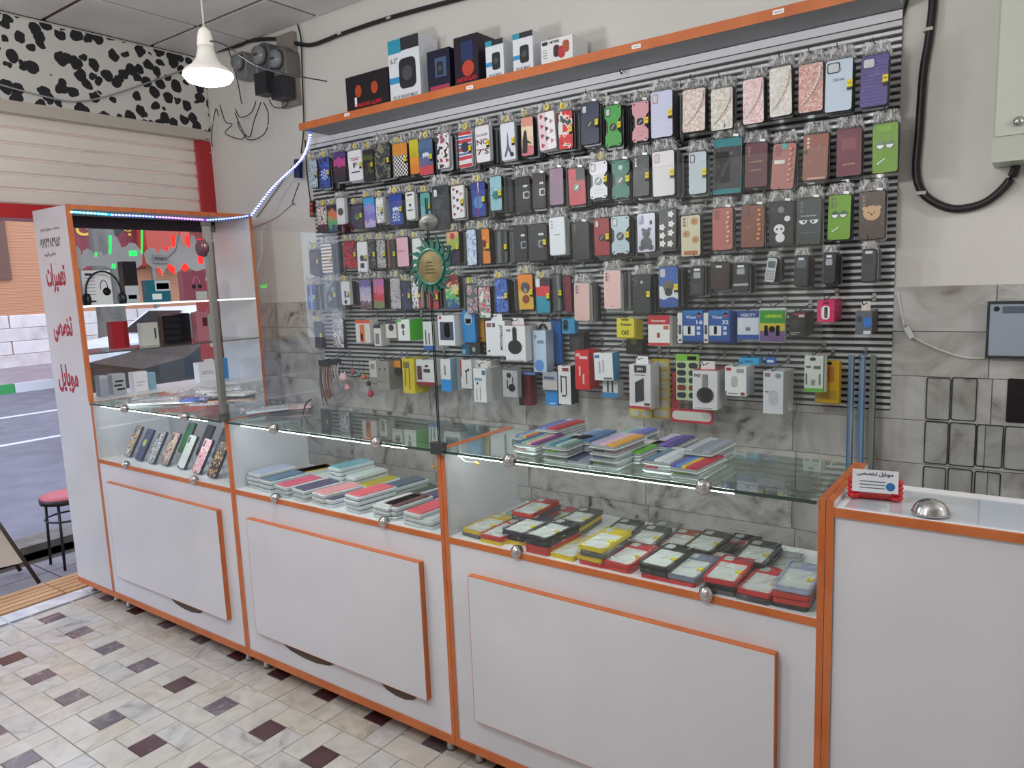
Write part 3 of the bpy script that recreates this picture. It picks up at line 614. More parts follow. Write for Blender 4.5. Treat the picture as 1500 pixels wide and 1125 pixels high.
B('hang_tab', (-.003, -a_ * .2, b_), (0, a_ * .2, b_ + .016), WHITE, o)
carton('charger_box', 312, 326, 526, tz, BX - .02, .04, M('2f8fd6', .4), 'bright blue pouch behind the white hang-tab box')
o = O('router', G().bbox((-.09, -.05, 0), (.09, .05, .022), .006).mesh('router', BLACK), None, (-2.40, .62, H), (0, 0, PI / 2 - .1), label='flat black adapter box on top of the tall cabinet', cat='router')
o.location = Vector((-2.44, at(275, 300, 0, -2.44)[1], H))
O('lead', G().tube(smooth_path([(.088, 0, .012), (.14, .01, .008), (.2, .0, .006)]), .003).mesh('lead', BLACK), o)
q = at(325, 304, 0, -2.4); o = O('adapter', G().bbox((-.03, -.02, 0), (.03, .02, .016), .004).mesh('adapter', WHITE), None, (-2.4, q[1] + .01, H), (0, 0, PI / 2), label='small white plug adapter on top of the tall cabinet', cat='adapter')
B('socket_face', (-.031, -.012, .003), (-.0302, .012, .013), GREY, o)
# small ornament camera tag hanging on the street glass
o = B('phone_sticker', (XA + .03, at(220, 382, 0, XA)[1], at(230, 386, 0, XA)[2]), (XA + .036, at(242, 382, 0, XA)[1], at(230, 374, 0, XA)[2]), M('b9bcc0', .4), None, label='small lettered grey plate hanging behind the street glass', cat='tag')
text('P/NEO', .03, BLACK, o, (.0036, 0, 0), (PI / 2, 0, PI / 2), w=.07)
O('cord', G().tube(smooth_path([(0, .04, .01), (0, .09, .05), (0, .12, .13), (0, .14, .2)]), .0016).mesh('cord', DARK), o)

# ================================================================== GLASS SCREEN ON THE COUNTER EDGE
ZS = 1.768
for x0, x1, lab in ((-1.09, -.003, 'clear glass screen standing on the middle counter between post and seam'), (.003, 1.085, 'clear glass screen standing on the counter under the bagged cases, right of the seam')):
    s = B('glass_screen', (x0, -.004, ZC + .0005), (x1, 0, ZS), CLEAR, None, label=lab, cat='glass screen')
    B('polished_edge', ((x1 if x0 < -.5 else x0) - .0006, -.004, ZC + .001), ((x1 if x0 < -.5 else x0) + .0006, 0, ZS - .001), M('1e2a26', .2), s).location -= s.location
o = O('screen_post', G().box((-.011, -.011, 0), (.011, .011, .755)).mesh('post', M('8a8984', .4, .7)), None, (-1.1025, -.008, ZC + .0005), label='square grey metal post holding the glass screen', cat='post')
B('cap', (-.013, -.013, .74), (.013, .013, .757), M('5c5b58', .4, .6), o)
B('foot', (-.014, -.014, 0), (.014, .014, .03), M('5c5b58', .4, .6), o)
O('clamp', G().lathe([(.03, -.008), (.033, 0), (.03, .012), (.012, .016)], 20).mesh('clamp', M('4b2a33', .3)), o, (-.014, -.013, .66), (PI / 2, 0, 0))
o = B('seam_bracket', (-.02, -.022, ZC - .013), (.026, .0, ZC + .022), M('35373b', .35), None, label='black bracket gripping the glass screens at the seam', cat='bracket')
# medallion
c = at(632, 391, 1, -.014)
md = O('sun_medallion', G().lathe([(.052, -.004), (.052, .003), (.047, .005)], 28).mesh('disc', pattern('grain', ['5d4f2c', '7f6e42'], 30, rough=.6)), None, c, (PI / 2, 0, 0), label='green sun-shaped medallion with a brown disc hanging on the glass screen', cat='ornament')
c2 = M('145244', .4); g = G()
for k in range(18):
    a = 2 * PI * k / 18; r1 = .092 if k % 2 else .08
    for q in range(1):
        da = .12; P = [(.05 * math.cos(a - .17), .05 * math.sin(a - .17)), (.05 * math.cos(a + .17), .05 * math.sin(a + .17)), (.068 * math.cos(a + .16), .068 * math.sin(a + .16)), (r1 * math.cos(a + .26), r1 * math.sin(a + .26)), (.07 * math.cos(a - .02), .07 * math.sin(a - .02))]
        f = O('ray', G().prism([(p[0], p[1]) for p in P][::-1], -.003, .003).mesh('ray', c2), md, (0, 0, 0), (-PI / 2, 0, 0))
O('rim', G().tube([(.05 * math.cos(a), .05 * math.sin(a), .004) for a in [2 * PI * i / 28 for i in range(29)]], .004).mesh('rim', M('1f6a5a', .35)), md)
for k in range(4): B('engraving', (-.022 + k * .003, -.018 + k * .01, .005), (.02 - k * .004, -.0155 + k * .01, .0056), M('2b2110', .6), md)
c = at(628, 326, 1, -.008)
sc_ = O('suction_cup', G().lathe([(.03, 0), (.028, .003), (.02, .007), (.008, .01), (.006, .016)], 20).mesh('cup', M('5f615c', .45)), None, c, (PI / 2, 0, 0), (1.25, .82, 1), label='grey suction cup on the glass screen above the sun medallion', cat='suction cup')
O('hanging_cord', G().tube([(.0, .0, .012), (.003, -.06, .012)], .001).mesh('cord', BLACK), sc_)
c = at(305, 350, 1, -.03)

# ================================================================== LED STRIPS, CABLES
def strip(pts, col, label, dots, r=.006, em=3, n=14, group='colour LED strip sections'):
    P = smooth_path(pts, 8)
    o = O('led_strip', G().tube([p for p in P], r, 6).mesh('strip', M(col, .4, emit=em * .8)), None, label=label, cat='LED strip')
    g = G(); L = sum((P[i + 1] - P[i]).length for i in range(len(P) - 1)); k = int(L / .0166); acc = 0; i = 0
    for j in range(k):
        d = j * .0166
        while i < len(P) - 2 and acc + (P[i + 1] - P[i]).length < d: acc += (P[i + 1] - P[i]).length; i += 1
        t = (d - acc) / max((P[i + 1] - P[i]).length, 1e-6); p = P[i].lerp(P[i + 1], t)
        g.box(p + Vector((-.0035, -r - .003, -.0035)), p + Vector((r + .003, 0, .0035)))
    if k: O('diodes', g.mesh('diodes', M(dots, .3, emit=em * 1.5)), o, kind='stuff')
    return o
za = H - .035; xl = XB + .006
strip([(xl, .02, za), (xl, .2, za - .004)], '1fa8d8', 'cyan stretch of LED strip along the top of the tall cabinet', 'a6f0ff', em=1.6)
strip([(xl, .2, za - .004), (xl, .42, za - .004)], '3b5ee8', 'blue stretch of LED strip in the middle of the cabinet top', 'b9c8ff', em=1.4)
strip([(xl, .42, za - .004), (xl, .70, za - .008)], '7b35c8', 'violet stretch of LED strip near the metal post', 'd9b0ff', em=1.4)
pe = Vector((xl, .975, H - .005))
strip([(xl, .70, za - .008), (xl, .84, za + .008), pe], '2a56f0', 'bright blue stretch of LED strip reaching the cabinet corner', 'bcd4ff', em=1.2)
q1 = at(440, 236, 1, 1.06); q2 = at(455, 193, 1, .97)
strip([pe, at(400, 275, 1, 1.04), q1, at(452, 212, 1, 1.0), q2], '3a66ff', 'blue LED strip running diagonally from the cabinet up to the long shelf', 'eef4ff', em=1.0)
o = O('led_controller', G().bbox((-.022, -.012, -.05), (.022, .012, .05), .004).mesh('controller', M('16204a', .35)), None, at(437, 247, 1, 1.10), (0, .12, 0), label='dark blue LED controller box hanging left of the phone case wall', cat='controller')
def cable(pts, r, label, mat=WIRE, k=6, name='cable', cat='cable', y=1.135, group=None, clips=()):
    P = [at(p[0], p[1], 1, p[2] if len(p) > 2 else y) for p in pts]
    o = O(name, G().tube(smooth_path(P, k), r, 8).mesh(name, mat), None, label=label, cat=cat, group=group)
    for c in clips:
        p = at(c[0], c[1], 1, y + .004); O('clip', G().box(p + Vector((-.014, -r - .004, -.005)), p + Vector((.014, .008, .005))).mesh('clip', M('b9b6b0', .4)), o)
    return o
cable([(300, 78), (345, 68), (366, 60), (400, 57), (430, 63), (455, 66), (480, 58), (500, 50), (572, 26), (660, 2), (720, -14)], .011, 'thick black conduit sagging along the top of the back wall', clips=((500, 50), (572, 27)))
cable([(436, 36), (441, 60), (443, 120), (445, 178), (444, 200), (441, 225)], .004, 'thin black cable dropping from the ceiling to the LED controller')
cable([(447, 205), (449, 245), (452, 275), (455, 295)], .0035, 'thin black lead down to the red display tag')
cable([(438, 268), (430, 290), (428, 297), (432, 300)], .002, 'thin wire hanging below the LED controller', y=1.146)
cable([(431, 296), (410, 315), (392, 325), (372, 333)], .002, 'grey wire pair stretching back to the cabinet corner', mat=GREY, y=1.146)
cable([(428, 243), (400, 285), (376, 318)], .003, 'pale wire under the diagonal LED strip', mat=GREY, y=1.146)
cable([(1367, -20), (1366, 10), (1360, 60), (1352, 110), (1346, 195), (1342, 250), (1350, 280), (1370, 297), (1400, 306), (1440, 298), (1470, 275), (1486, 250), (1490, 225)], .0125, 'thick black hose looping down from the ceiling to the grey-green box', clips=((1360, 44), (1350, 283)))
cable([(1315, 430), (1325, 480), (1334, 492), (1370, 510), (1410, 523), (1443, 525)], .003, 'white charging cable running to the wall tablet', mat=M('cfcfcb', .4), y=1.138)
cable([(1320, 30), (1328, 5), (1332, -15)], .004, 'dark lead above the corner of the slat wall', y=1.14)
cable([(388, 330), (383, 345), (384, 370), (379, 385), (377, 400)], .002, 'loose white wire hanging from the cabinet corner', mat=M('c9c9c6', .5), y=.982)
cable([(378, 425), (378, 500), (383, 575)], .0022, 'thin white wire down the wall beside the tall cabinet', mat=M('c9c9c6', .5), y=1.14)
# ornament on cabinet edge
p = at(383, 420, 1, .97)
o = O('green_ornament', G().tube(smooth_path([Vector(p), Vector(p) + Vector((.02, .0, .012)), Vector(p) + Vector((.05, 0, .006))]), .0025).mesh('stem', M('2fae3f', .4)), None, label='tiny green glowing flower garland on the cabinet edge', cat='ornament')
for k in range(4): O('flower', G().tube([tuple(Vector(p) + Vector((.0 + k * .014 + .008 * math.cos(a), 0, .004 * (k % 2) + .008 * math.sin(a)))) for a in [2 * PI * i / 8 for i in range(9)]], .0022, 5).mesh('flower', M('45d85a', .4, emit=.8)), o)
p = at(458, 306, 1, 1.1)
o = O('display_tag', G().bbox((-.016, -.008, -.045), (.016, .008, .045), .004).mesh('tag', M('1d1416', .4)), None, p, (0, .1, 0), label='small black tag with red digits left of the phone cases', cat='tag')
for k in range(3): B('digit', (-.009, -.0095, -.03 + k * .024), (.009, -.008, -.014 + k * .024), M('c4402c', .4), o)
# ---- bulb
bp = Vector((-.557, -.3, 2.15))
bl = O('pendant_bulb', None, None, bp, scale=(.7, .7, .7), label='large white LED bulb glowing on its ceiling cord', cat='lamp')
O('diffuser', G().lathe([(.0005, -.038), (.05, -.036), (.085, -.024), (.1, -.004), (.098, .006)], 32).mesh('diffuser', M('ffffff', .5, emit=14)), bl)
O('housing', G().lathe([(.098, .006), (.094, .018), (.065, .038), (.045, .062), (.036, .09), (.032, .112)], 32).mesh('housing', M('d8d5cf', .4)), bl)
so = O('socket', G().lathe([(.032, .112), (.034, .118), (.03, .15), (.024, .175), (.01, .19)], 24).mesh('socket', M('e2dfd8', .4)), bl)
O('cord', G().tube([(0, 0, .188), (0, 0, (CZ - 2.15) / .7)], .004).mesh('cord', M('d5d0c8', .5)), bl)
O('wire', G().tube(smooth_path([(.03, 0, .13), (.06, .05, .12), (.1, .2, .05), (.16, .5, .04)]), .003).mesh('wire', DARK), bl)
l = bpy.data.lights.new('point_light', 'POINT'); l.energy = 22; l.shadow_soft_size = .09; l.color = (.96, .98, 1)
lo = bpy.data.objects.new('point_light', l); lo.parent = bl; lo.location = (0, 0, -.14); COL.objects.link(lo)
O('cable', G().tube(smooth_path([at(u, v, 0, -2.755) for u, v in ((-20, 118), (0, 124), (60, 140), (110, 149), (160, 140), (220, 120), (272, 101), (285, 92))]), .0045, 8).mesh('cable', GREY), None, label='grey cable swagging across in front of the cow print board', cat='cable')
# ---- electricity meters
def meter(u, v, lab, y=1.02, s=1.0, box=True, col='55565a'):
    p = at(u, v, 1, y); o = O('electricity_meter', None, None, p, scale=(s, s, s), label=lab, cat='electricity meter')
    O('case', G().prism(rrect(.13, .19, .05, 5, 0, -.01), .0, (W - y) / s - .002, bev=.006).mesh('case', M(col, .5)), o)
    O('dial_glass', G().lathe([(.052, 0), (.054, .03), (.048, .045), (.002, .05)], 24).mesh('dial', M('7d8082', .2)), o, (0, 0, .01), (PI / 2, 0, 0))
    O('dial_ring', G().tube([(.054 * math.cos(a), -.012, .01 + .054 * math.sin(a)) for a in [2 * PI * i / 24 for i in range(25)]], .005).mesh('ring', M('3b3c40', .4)), o)
    if box:
        t = O('terminal_box', G().bbox((-.058, -.03, -.22), (.058, .06, -.09), .006).mesh('terminal', M('24252c', .45)), o)
        B('display', (-.02, -.0512, .0), (.02, -.0505, .014), M('3a3d3c', .3), o)
    return o
meter(384, 84, 'middle electricity meter with round dial beside the bulb', s=.88)
meter(408, 90, 'electricity meter nearest the shelf, with black terminal box', y=1.05, s=.88, col='6b6661')
meter(352, 94, 'rear electricity meter half hidden behind the bulb glow', y=1.08, s=.8, box=False, col='7c7b7a')
bb = at(420, 100, 1, 1.12); B('meter_board', (bb[0] - .07, 1.12, bb[2] - .2), (bb[0] + .07, W - .002, bb[2] + .18), M('8a8079', .6), None, label='rounded grey-brown board behind the electricity meters', cat='board')
for pts, lab in (([(375, 148), (368, 165), (352, 172), (345, 160)], 'thin wire arc under the middle meter'), ([(386, 150), (393, 168), (388, 195), (366, 205), (352, 190), (348, 178)], 'big wire loop under the middle meter'),
                 ([(382, 150), (372, 178), (366, 200), (356, 192), (344, 165)], 'narrow wire loop crossing the big one'), ([(394, 146), (402, 157), (418, 156), (423, 142)], 'short wire loop under the meter nearest the shelf'),
                 ([(322, 154), (330, 178), (340, 182), (330, 195), (352, 204), (360, 198)], 'tangled wire below the bulb'), ([(320, 170), (316, 160), (310, 195), (311, 215)], 'wire running down the room corner'), ([(334, 70), (340, 90), (348, 120), (354, 152)], 'wire hanging left of the meters')):
    cable(pts, .0028, lab, y=1.10)
# ---- right wall things
p = at(1453, 239, 1, 1.0)
o = B('junction_box', (p[0], .99, p[2]), (p[0] + .4, W - .001, 2.75), M('b6bcae', .35), None, label='large grey-green wall box beside the black hose', cat='wall box')
B('box_door', (-.195, -.084, -.4), (.2, -.0802, .4), M('bcc2b5', .35), o)
q = at(1492, 178, 1, .985); O('latch', G().lathe([(.012, 0), (.014, .006), (.006, .012)], 14).mesh('latch', CHROME), o, Vector((q[0], .986, q[2])) - o.location, (PI / 2, 0, 0))
a = at(1443, 524, 1, 1.13); 
o = B('wall_tablet', (a[0], 1.118, a[2]), (a[0] + .26, W - .009, a[2] + .178), M('2e3136', .4), None, label='flat pale blue tablet mounted on the marble tiles', cat='tablet')
B('screen', (-.122, -.0135, -.08), (.13, -.0115, .08), M('98a3b2', .15), o); B('top_bar', (-.09, -.0145, .052), (.13, -.0136, .074), M('5d6672', .2), o)
O('camera_eye', G().prism(circ(.008, 16), -.0155, -.0136).mesh('camera_eye', BLACK), o, (-.105, 0, .066))
o = O('cable_plug', G().box((-.008, -.006, -.02), (.008, .006, .02)).mesh('plug', M('d5d5d0', .4)), None, at(1332, 487, 1, 1.12), (0, -.5, 0), label='white plug hanging on the tiles by the slat wall', cat='plug')
B('cable_collar', (-.004, -.004, .02), (.004, .004, .028), GREY, o)
R6 = lambda a, b: (1200 + a / 2.25, 300 + b / 2.25)
for (a, b, c, d, lab, solid) in ((354, 568, 430, 712, 'empty screen guard frame, upper left one on the tiles', 0), (438, 568, 516, 715, 'empty screen guard frame, second in the upper row', 0), (622, 572, 700, 722, 'solid black screen guard under the wall tablet', 1),
                          (348, 712, 422, 858, 'empty screen guard frame, first in the middle row on the tiles', 0), (430, 716, 512, 866, 'empty screen guard frame, second in the middle row on the tiles', 0), (520, 722, 602, 870, 'empty screen guard frame, third in the middle row on the tiles', 0), (612, 728, 700, 880, 'empty screen guard frame at the right end of the middle row', 0),
                          (342, 860, 415, 960, 'empty screen guard frame, first in the bottom row above the counter', 0), (424, 866, 502, 965, 'empty screen guard frame, second in the bottom row above the counter', 0), (512, 876, 595, 975, 'empty screen guard frame, third in the bottom row above the counter', 0)):
    p = at(*R6(a, b), 1, 1.14); q = at(*R6(c, d), 1, 1.14); ww = q[0] - p[0]; hh_ = p[2] - q[2]
    if b > 850: hh_ = .155
    o = O('screen_guard', None, None, (p[0] + ww / 2, 1.1415, p[2] - hh_ / 2), label=lab, cat='screen guard', group='screen guards stuck on the marble tiles')
    if solid: O('plate', G().prism(rrect(ww, hh_, .006), -.002, 0).mesh('plate', M('1c1517', .25)), o)
    else:
        o1 = rrect(ww, hh_, .008); i1 = rrect(ww - .006, hh_ - .006, .006); n = len(o1)
        vs = [(x, -.002, z) for x, z in o1] + [(x, -.002, z) for x, z in i1] + [(x, 0, z) for x, z in o1] + [(x, 0, z) for x, z in i1]
        fs = []
        for i in range(n): j = (i + 1) % n; fs += [(i, n + i, n + j, j), (i, j, 2 * n + j, 2 * n + i), (n + i, 3 * n + i, 3 * n + j, n + j)]
        O('frame', G().add(vs, fs).mesh('frame', M('26282a', .4)), o)
        O('glass_sheet', G().prism(rrect(ww - .006, hh_ - .006, .006), -.0012, -.0006).mesh('glass_sheet', thin_glass((.985, .99, .985))), o)

# ================================================================== SLAT WALL AND SHELF
SWL, SWR = -1.86, 1.047; Z0, Z1 = 1.03, 2.299
sw = O('slat_wall', G().box((SWL, 1.142, Z0), (SWR, W - .0085, 2.33)).mesh('backing', M('34363a', .6)), None, label='grey metal slat wall covering the back wall above the counters', cat='slat wall')
alu = M('cdcfcf', .35, .25)
g = G(); g.add([(SWL, 0, 0), (SWR, 0, 0), (SWR, -.006, .002), (SWL, -.006, .002), (SWR, -.006, .0115), (SWL, -.006, .0115), (SWR, 0, .0135), (SWL, 0, .0135)], [(0, 1, 2, 3), (3, 2, 4, 5), (5, 4, 6, 7), (0, 3, 5, 7), (1, 6, 4, 2)])
slm = g.mesh('slat', alu)
for k in range(57): O('slat', slm, sw, (0, 1.1418, Z0 + .004 + k * .02225))
g = G().box((SWL, -.006, 0), (SWR, 0, .0165)).mesh('slat', M('d3d5d8', .35))
O('slat', g, sw, (0, 1.1416, 2.281)); O('slat', G().box((SWL, -.006, 0), (SWR, 0, .027)).mesh('slat', M('dcdde2', .4)), sw, (0, 1.1414, 2.3015))
SHZ = 2.364
sf = O('long_shelf', G().box((-1.70, .952, SHZ - .032), (1.05, W - .002, SHZ)).mesh('shelf_board', pattern('grain', ['8f9095', 'a0a1a6'], 4, rough=.5)), None, label='long white shelf with orange front lip above the phone cases', cat='shelf')
B('front_lip', (-1.702, .949, SHZ - .034), (1.052, .9518, SHZ + .001), ORANGE, sf)
for (u, v) in ((508, 168), (688, 128), (932, 68), (1140, 17)):
    p = at(u, v, 1, .948); t = B('price_label', (p[0] - .018, .9478, p[2] - .007), (p[0] + .018, .9488, p[2] + .007), WHITE, sf); B('print_line', (-.012, -.0009, -.002), (.012, -.0005, .001), GREY, t)
B('header_board', (SWL, 1.142, 2.3285), (SWR, W - .002, SHZ - .033), M('dfe0e5', .4), sf)
# clip hanging under the shelf lip
p = at(908, 92, 1, 1.12); o = O('shelf_clamp', G().tube([(0, 0, .04), (0, 0, -.03), (.012, -.012, -.045), (.016, -.016, -.03)], .004).mesh('clamp', CHROME), None, p, label='small chrome clamp under the long shelf', cat='clamp')
O('jaw', G().box((.01, -.012, .0), (.03, .004, .03)).mesh('jaw', STEEL), o)
# speaker boxes on the shelf
def shelf_box(u0, u1, v0, ushade, mats, label, parts, rot=0):
    y = .985; a = at(u0, 140, 1, y); x0 = at(u0, 120, 1, y)[0]; x1 = at(u1, 120, 1, y)[0]; zt = at((u0 + u1) / 2, v0, 1, y)[2]; h = zt - SHZ
    o = O('speaker_box', None, None, ((x0 + x1) / 2, y, SHZ + .001), (0, 0, rot), label=label, cat='box', group='speaker boxes on the long shelf')
    ww = x1 - x0; O('carton', G().bbox((-ww / 2, 0, 0), (ww / 2, min(.13, ushade), h), .002).mesh('carton', mats), o)
    for (n, a, b, c, d, m) in parts: B(n, ((a - .5) * ww, -.0012, c * h), ((b - .5) * ww, -.0001, d * h), m, o)
    return o, ww, h
BK = M('17141a', .35); TEAL = M('2b93ad', .4); OR2 = M('b2451f', .4); RDT = M('d02a35', .4); NV = M('14182e', .35)
def speaker_pic(o, x, z, rx, rz, m1=M('23252a', .4), ring=M('4a4c50', .3)):
    O('printed_speaker', G().prism(rrect(rx * 2, rz * 2, min(rx, rz) * .5, 5, x, z), -.002, -.0005).mesh('printed_speaker', m1), o)
    O('printed_cone', G().prism(circ(min(rx, rz) * .62, 18, x, z), -.0026, -.0019).mesh('printed_cone', ring), o)
o, ww, h = shelf_box(506, 569, 106, .12, BK, 'low black speaker box with two orange discs and red lettering', (('price_label', .2, .25, .15, .4, WHITE),), rot=.0)
for s in (.3, .68): O('printed_disc', G().prism(circ(.028, 18, (s - .5) * ww, .55 * h, .8), -.002, -.0005).mesh('printed_disc', OR2), o)
text('UNISTAR GLARY', .02, RDT, o, (.01, -.0015, .16 * h), w=ww * .6, h=.018)
o, ww, h = shelf_box(571, 616, 54, .13, M('d9dde3', .4), 'tallest white speaker box with teal corner and black speaker picture', (('teal_block', 0, .42, .78, 1, TEAL), ('dark_block', .42, 1, .8, 1, DARK), ('blue_bar', 0, .4, .3, .4, M('3a8fc4', .4))))
speaker_pic(o, .02, h * .43, ww * .27, h * .24); text('6.5"', .03, GREY, o, (-ww * .32, -.0015, h * .66)); text('PLUS RIGHTMAX', .012, GREY, o, (0, -.0015, h * .07), w=ww * .8)
o, ww, h = shelf_box(627, 660, 72, .12, NV, 'small dark blue speaker box between the tall white and dark red ones', (('glow_panel', .35, .85, .35, .8, M('42587e', .3)), ('title_bar', .1, .95, .04, .16, M('a83a52', .4))))
speaker_pic(o, .01, h * .55, ww * .14, h * .16)
o, ww, h = shelf_box(667, 702, 51, .13, M('211524', .35), 'tall dark red speaker box with blue speaker picture', (('blue_panel', .3, .8, .5, .88, M('23335f', .3)),))
O('printed_disc', G().prism(circ(ww * .25, 18, .01, h * .34), -.002, -.0005).mesh('printed_disc', M('b8402a', .4)), o); text('UNISTAR GLARY', .02, RDT, o, (0, -.0015, .13 * h), w=ww * .85, h=.017)
o, ww, h = shelf_box(713, 739, 58, .12, M('d9dde3', .4), 'short white speaker box with a blue band, left of its taller twin', (('teal_block', 0, .35, .86, 1, TEAL), ('dark_block', .35, 1, .86, 1, DARK), ('blue_bar', 0, .35, .34, .45, M('3a8fc4', .4))))
speaker_pic(o, .008, h * .45, ww * .22, h * .22); text('PLUS MAX', .012, GREY, o, (0, -.0015, h * .1), w=ww * .7)
o, ww, h = shelf_box(753, 782, 47, .12, M('d9dde3', .4), 'taller white speaker box with a blue band, right of its shorter twin', (('teal_block', 0, .35, .86, 1, TEAL), ('dark_block', .35, 1, .86, 1, DARK), ('blue_bar', 0, .35, .34, .45, M('3a8fc4', .4))))
speaker_pic(o, .008, h * .45, ww * .22, h * .22); text('PLUS MAX', .012, GREY, o, (0, -.0015, h * .1), w=ww * .7)
o, ww, h = shelf_box(794, 840, 55, .12, M('e0e0df', .4), 'white box with brown, red and orange small speakers printed on it', (('logo_bar', .04, .22, .8, .93, DARK),))
for x, z, c in ((-.0, .5, '3a2a2c'), (.3, .6, 'a6522f'), (.16, .42, 'b92a36')): O('printed_speaker', G().prism(rrect(.028, .045, .012, 4, x * ww, z * h), -.0024 - x * .002, -.0005).mesh('printed_speaker', M(c, .4)), o)
text('HF-920', .02, DARK, o, (-.01, -.0015, h * .86), w=ww * .3)
for k in range(4): B('text_line', (-ww * .44, -.0012, h * (.3 + .1 * k)), (-ww * .3, -.0005, h * (.3 + .1 * k) + .003), GREY, o)

# ================================================================== PHONE CASES ON THE SLAT WALL
def bagmesh(seed, nx=7, nz=12):
    r = random.Random(seed); vs = []; fs = []; ms = []
    for j in range(nz + 1):
        t = j / nz; z = -.5 - .06 + t * 1.3          # case spans -.5..+.5, header above
        pin = 1 if z < .52 else 1 - (z - .52) * 1.1
        for i in range(nx + 1):
            s = i / nx - .5; amp = .05 if z > .5 else .012
            vs.append((s * 1.16 * pin, r.uniform(-amp, amp) - (.0 if z < .5 else .1), z + (r.uniform(-.012, .012) if 0 < j < nz else 0)))
    for j in range(nz):
        for i in range(nx):
            a = j * (nx + 1) + i; fs.append((a, a + 1, a + nx + 2, a + nx + 1)); ms.append(1 if vs[a][2] > .47 else 0)
    for q in (.45, .95, 1.5):   # headers of the bags behind
        o = len(vs)
        for j in range(4):
            for i in range(6): vs.append(((i / 5 - .5) * 1.1 * (1 - j * .05) + r.uniform(-.03, .03), q + r.uniform(-.12, .12), .49 + j * .085 + r.uniform(-.03, .03)))
        for j in range(3):
            for i in range(5): a = o + j * 6 + i; fs.append((a, a + 1, a + 7, a + 6)); ms.append(1)
    me = bpy.data.meshes.new('bag'); me.from_pydata(vs, [], fs); me.materials.append(FILM); me.materials.append(CRINK)
    me.polygons.foreach_set('material_index', ms); me.polygons.foreach_set('use_smooth', [False] * len(fs)); me.update(); return me
BAGS = [bagmesh(i) for i in range(6)]
tagm = G().prism(circ(.0145, 14) , -.0006, .0006).mesh('price_tag', YEL)
labm = G().box((-.0085, -.0007, -.008), (.0085, .0007, .014)).mesh('brand_label', YEL); lab2 = G().box((-.0085, -.0007, -.017), (.0085, .0007, -.008)).mesh('label_base', BLACK)
linem = G().box((-.006, -.0004, -.001), (.006, .0004, .001)).mesh('print_line', M('3a3a20', .5))
def hook(x, z, y, label):
    o = O('display_hook', G().tube([(0, 1.1395 - y, .016), (0, 1.11 - y, .016), (0, .01, 0), (-.001, -.012, -.002), (-.003, -.02, .012)], .0017, 5).mesh('wire', WIRE), None, (x, y, z), label=label, cat='hook', group='hooks of the slat wall')
    O('backplate', G().box((-.006, 1.1315 - y, .004), (.006, 1.137 - y, .03)).mesh('backplate', STEEL), o)
    return o
def shell(w, h, t, mats, r=.009, pts=None): return G().prism(pts or rrect(w, h, r), -t / 2, t / 2, 0, 1, bev=.0018).mesh('phone_case', mats)
def armor_pts(w, h):
    a = w / 2; b = h / 2; n = .16 * w
    return [(-a * .8, -b), (-a * .45, -b), (-a * .4, -b + .004), (a * .4, -b + .004), (a * .45, -b), (a * .8, -b), (a, -b * .85), (a, -b * .45), (a - n, -b * .25), (a - n, b * .25), (a, b * .45), (a, b * .9), (a * .85, b), (-a * .85, b), (-a, b * .9), (-a, b * .45), (-a + n, b * .25), (-a + n, -b * .25), (-a, -b * .45), (-a, -b * .85)]
def flower(r, x, z, n=5): 
    return [(x + (r if (i % 2) == 0 else r * .62) * math.cos(PI * i / n), z + (r if (i % 2) == 0 else r * .62) * math.sin(PI * i / n)) for i in range(2 * n)]
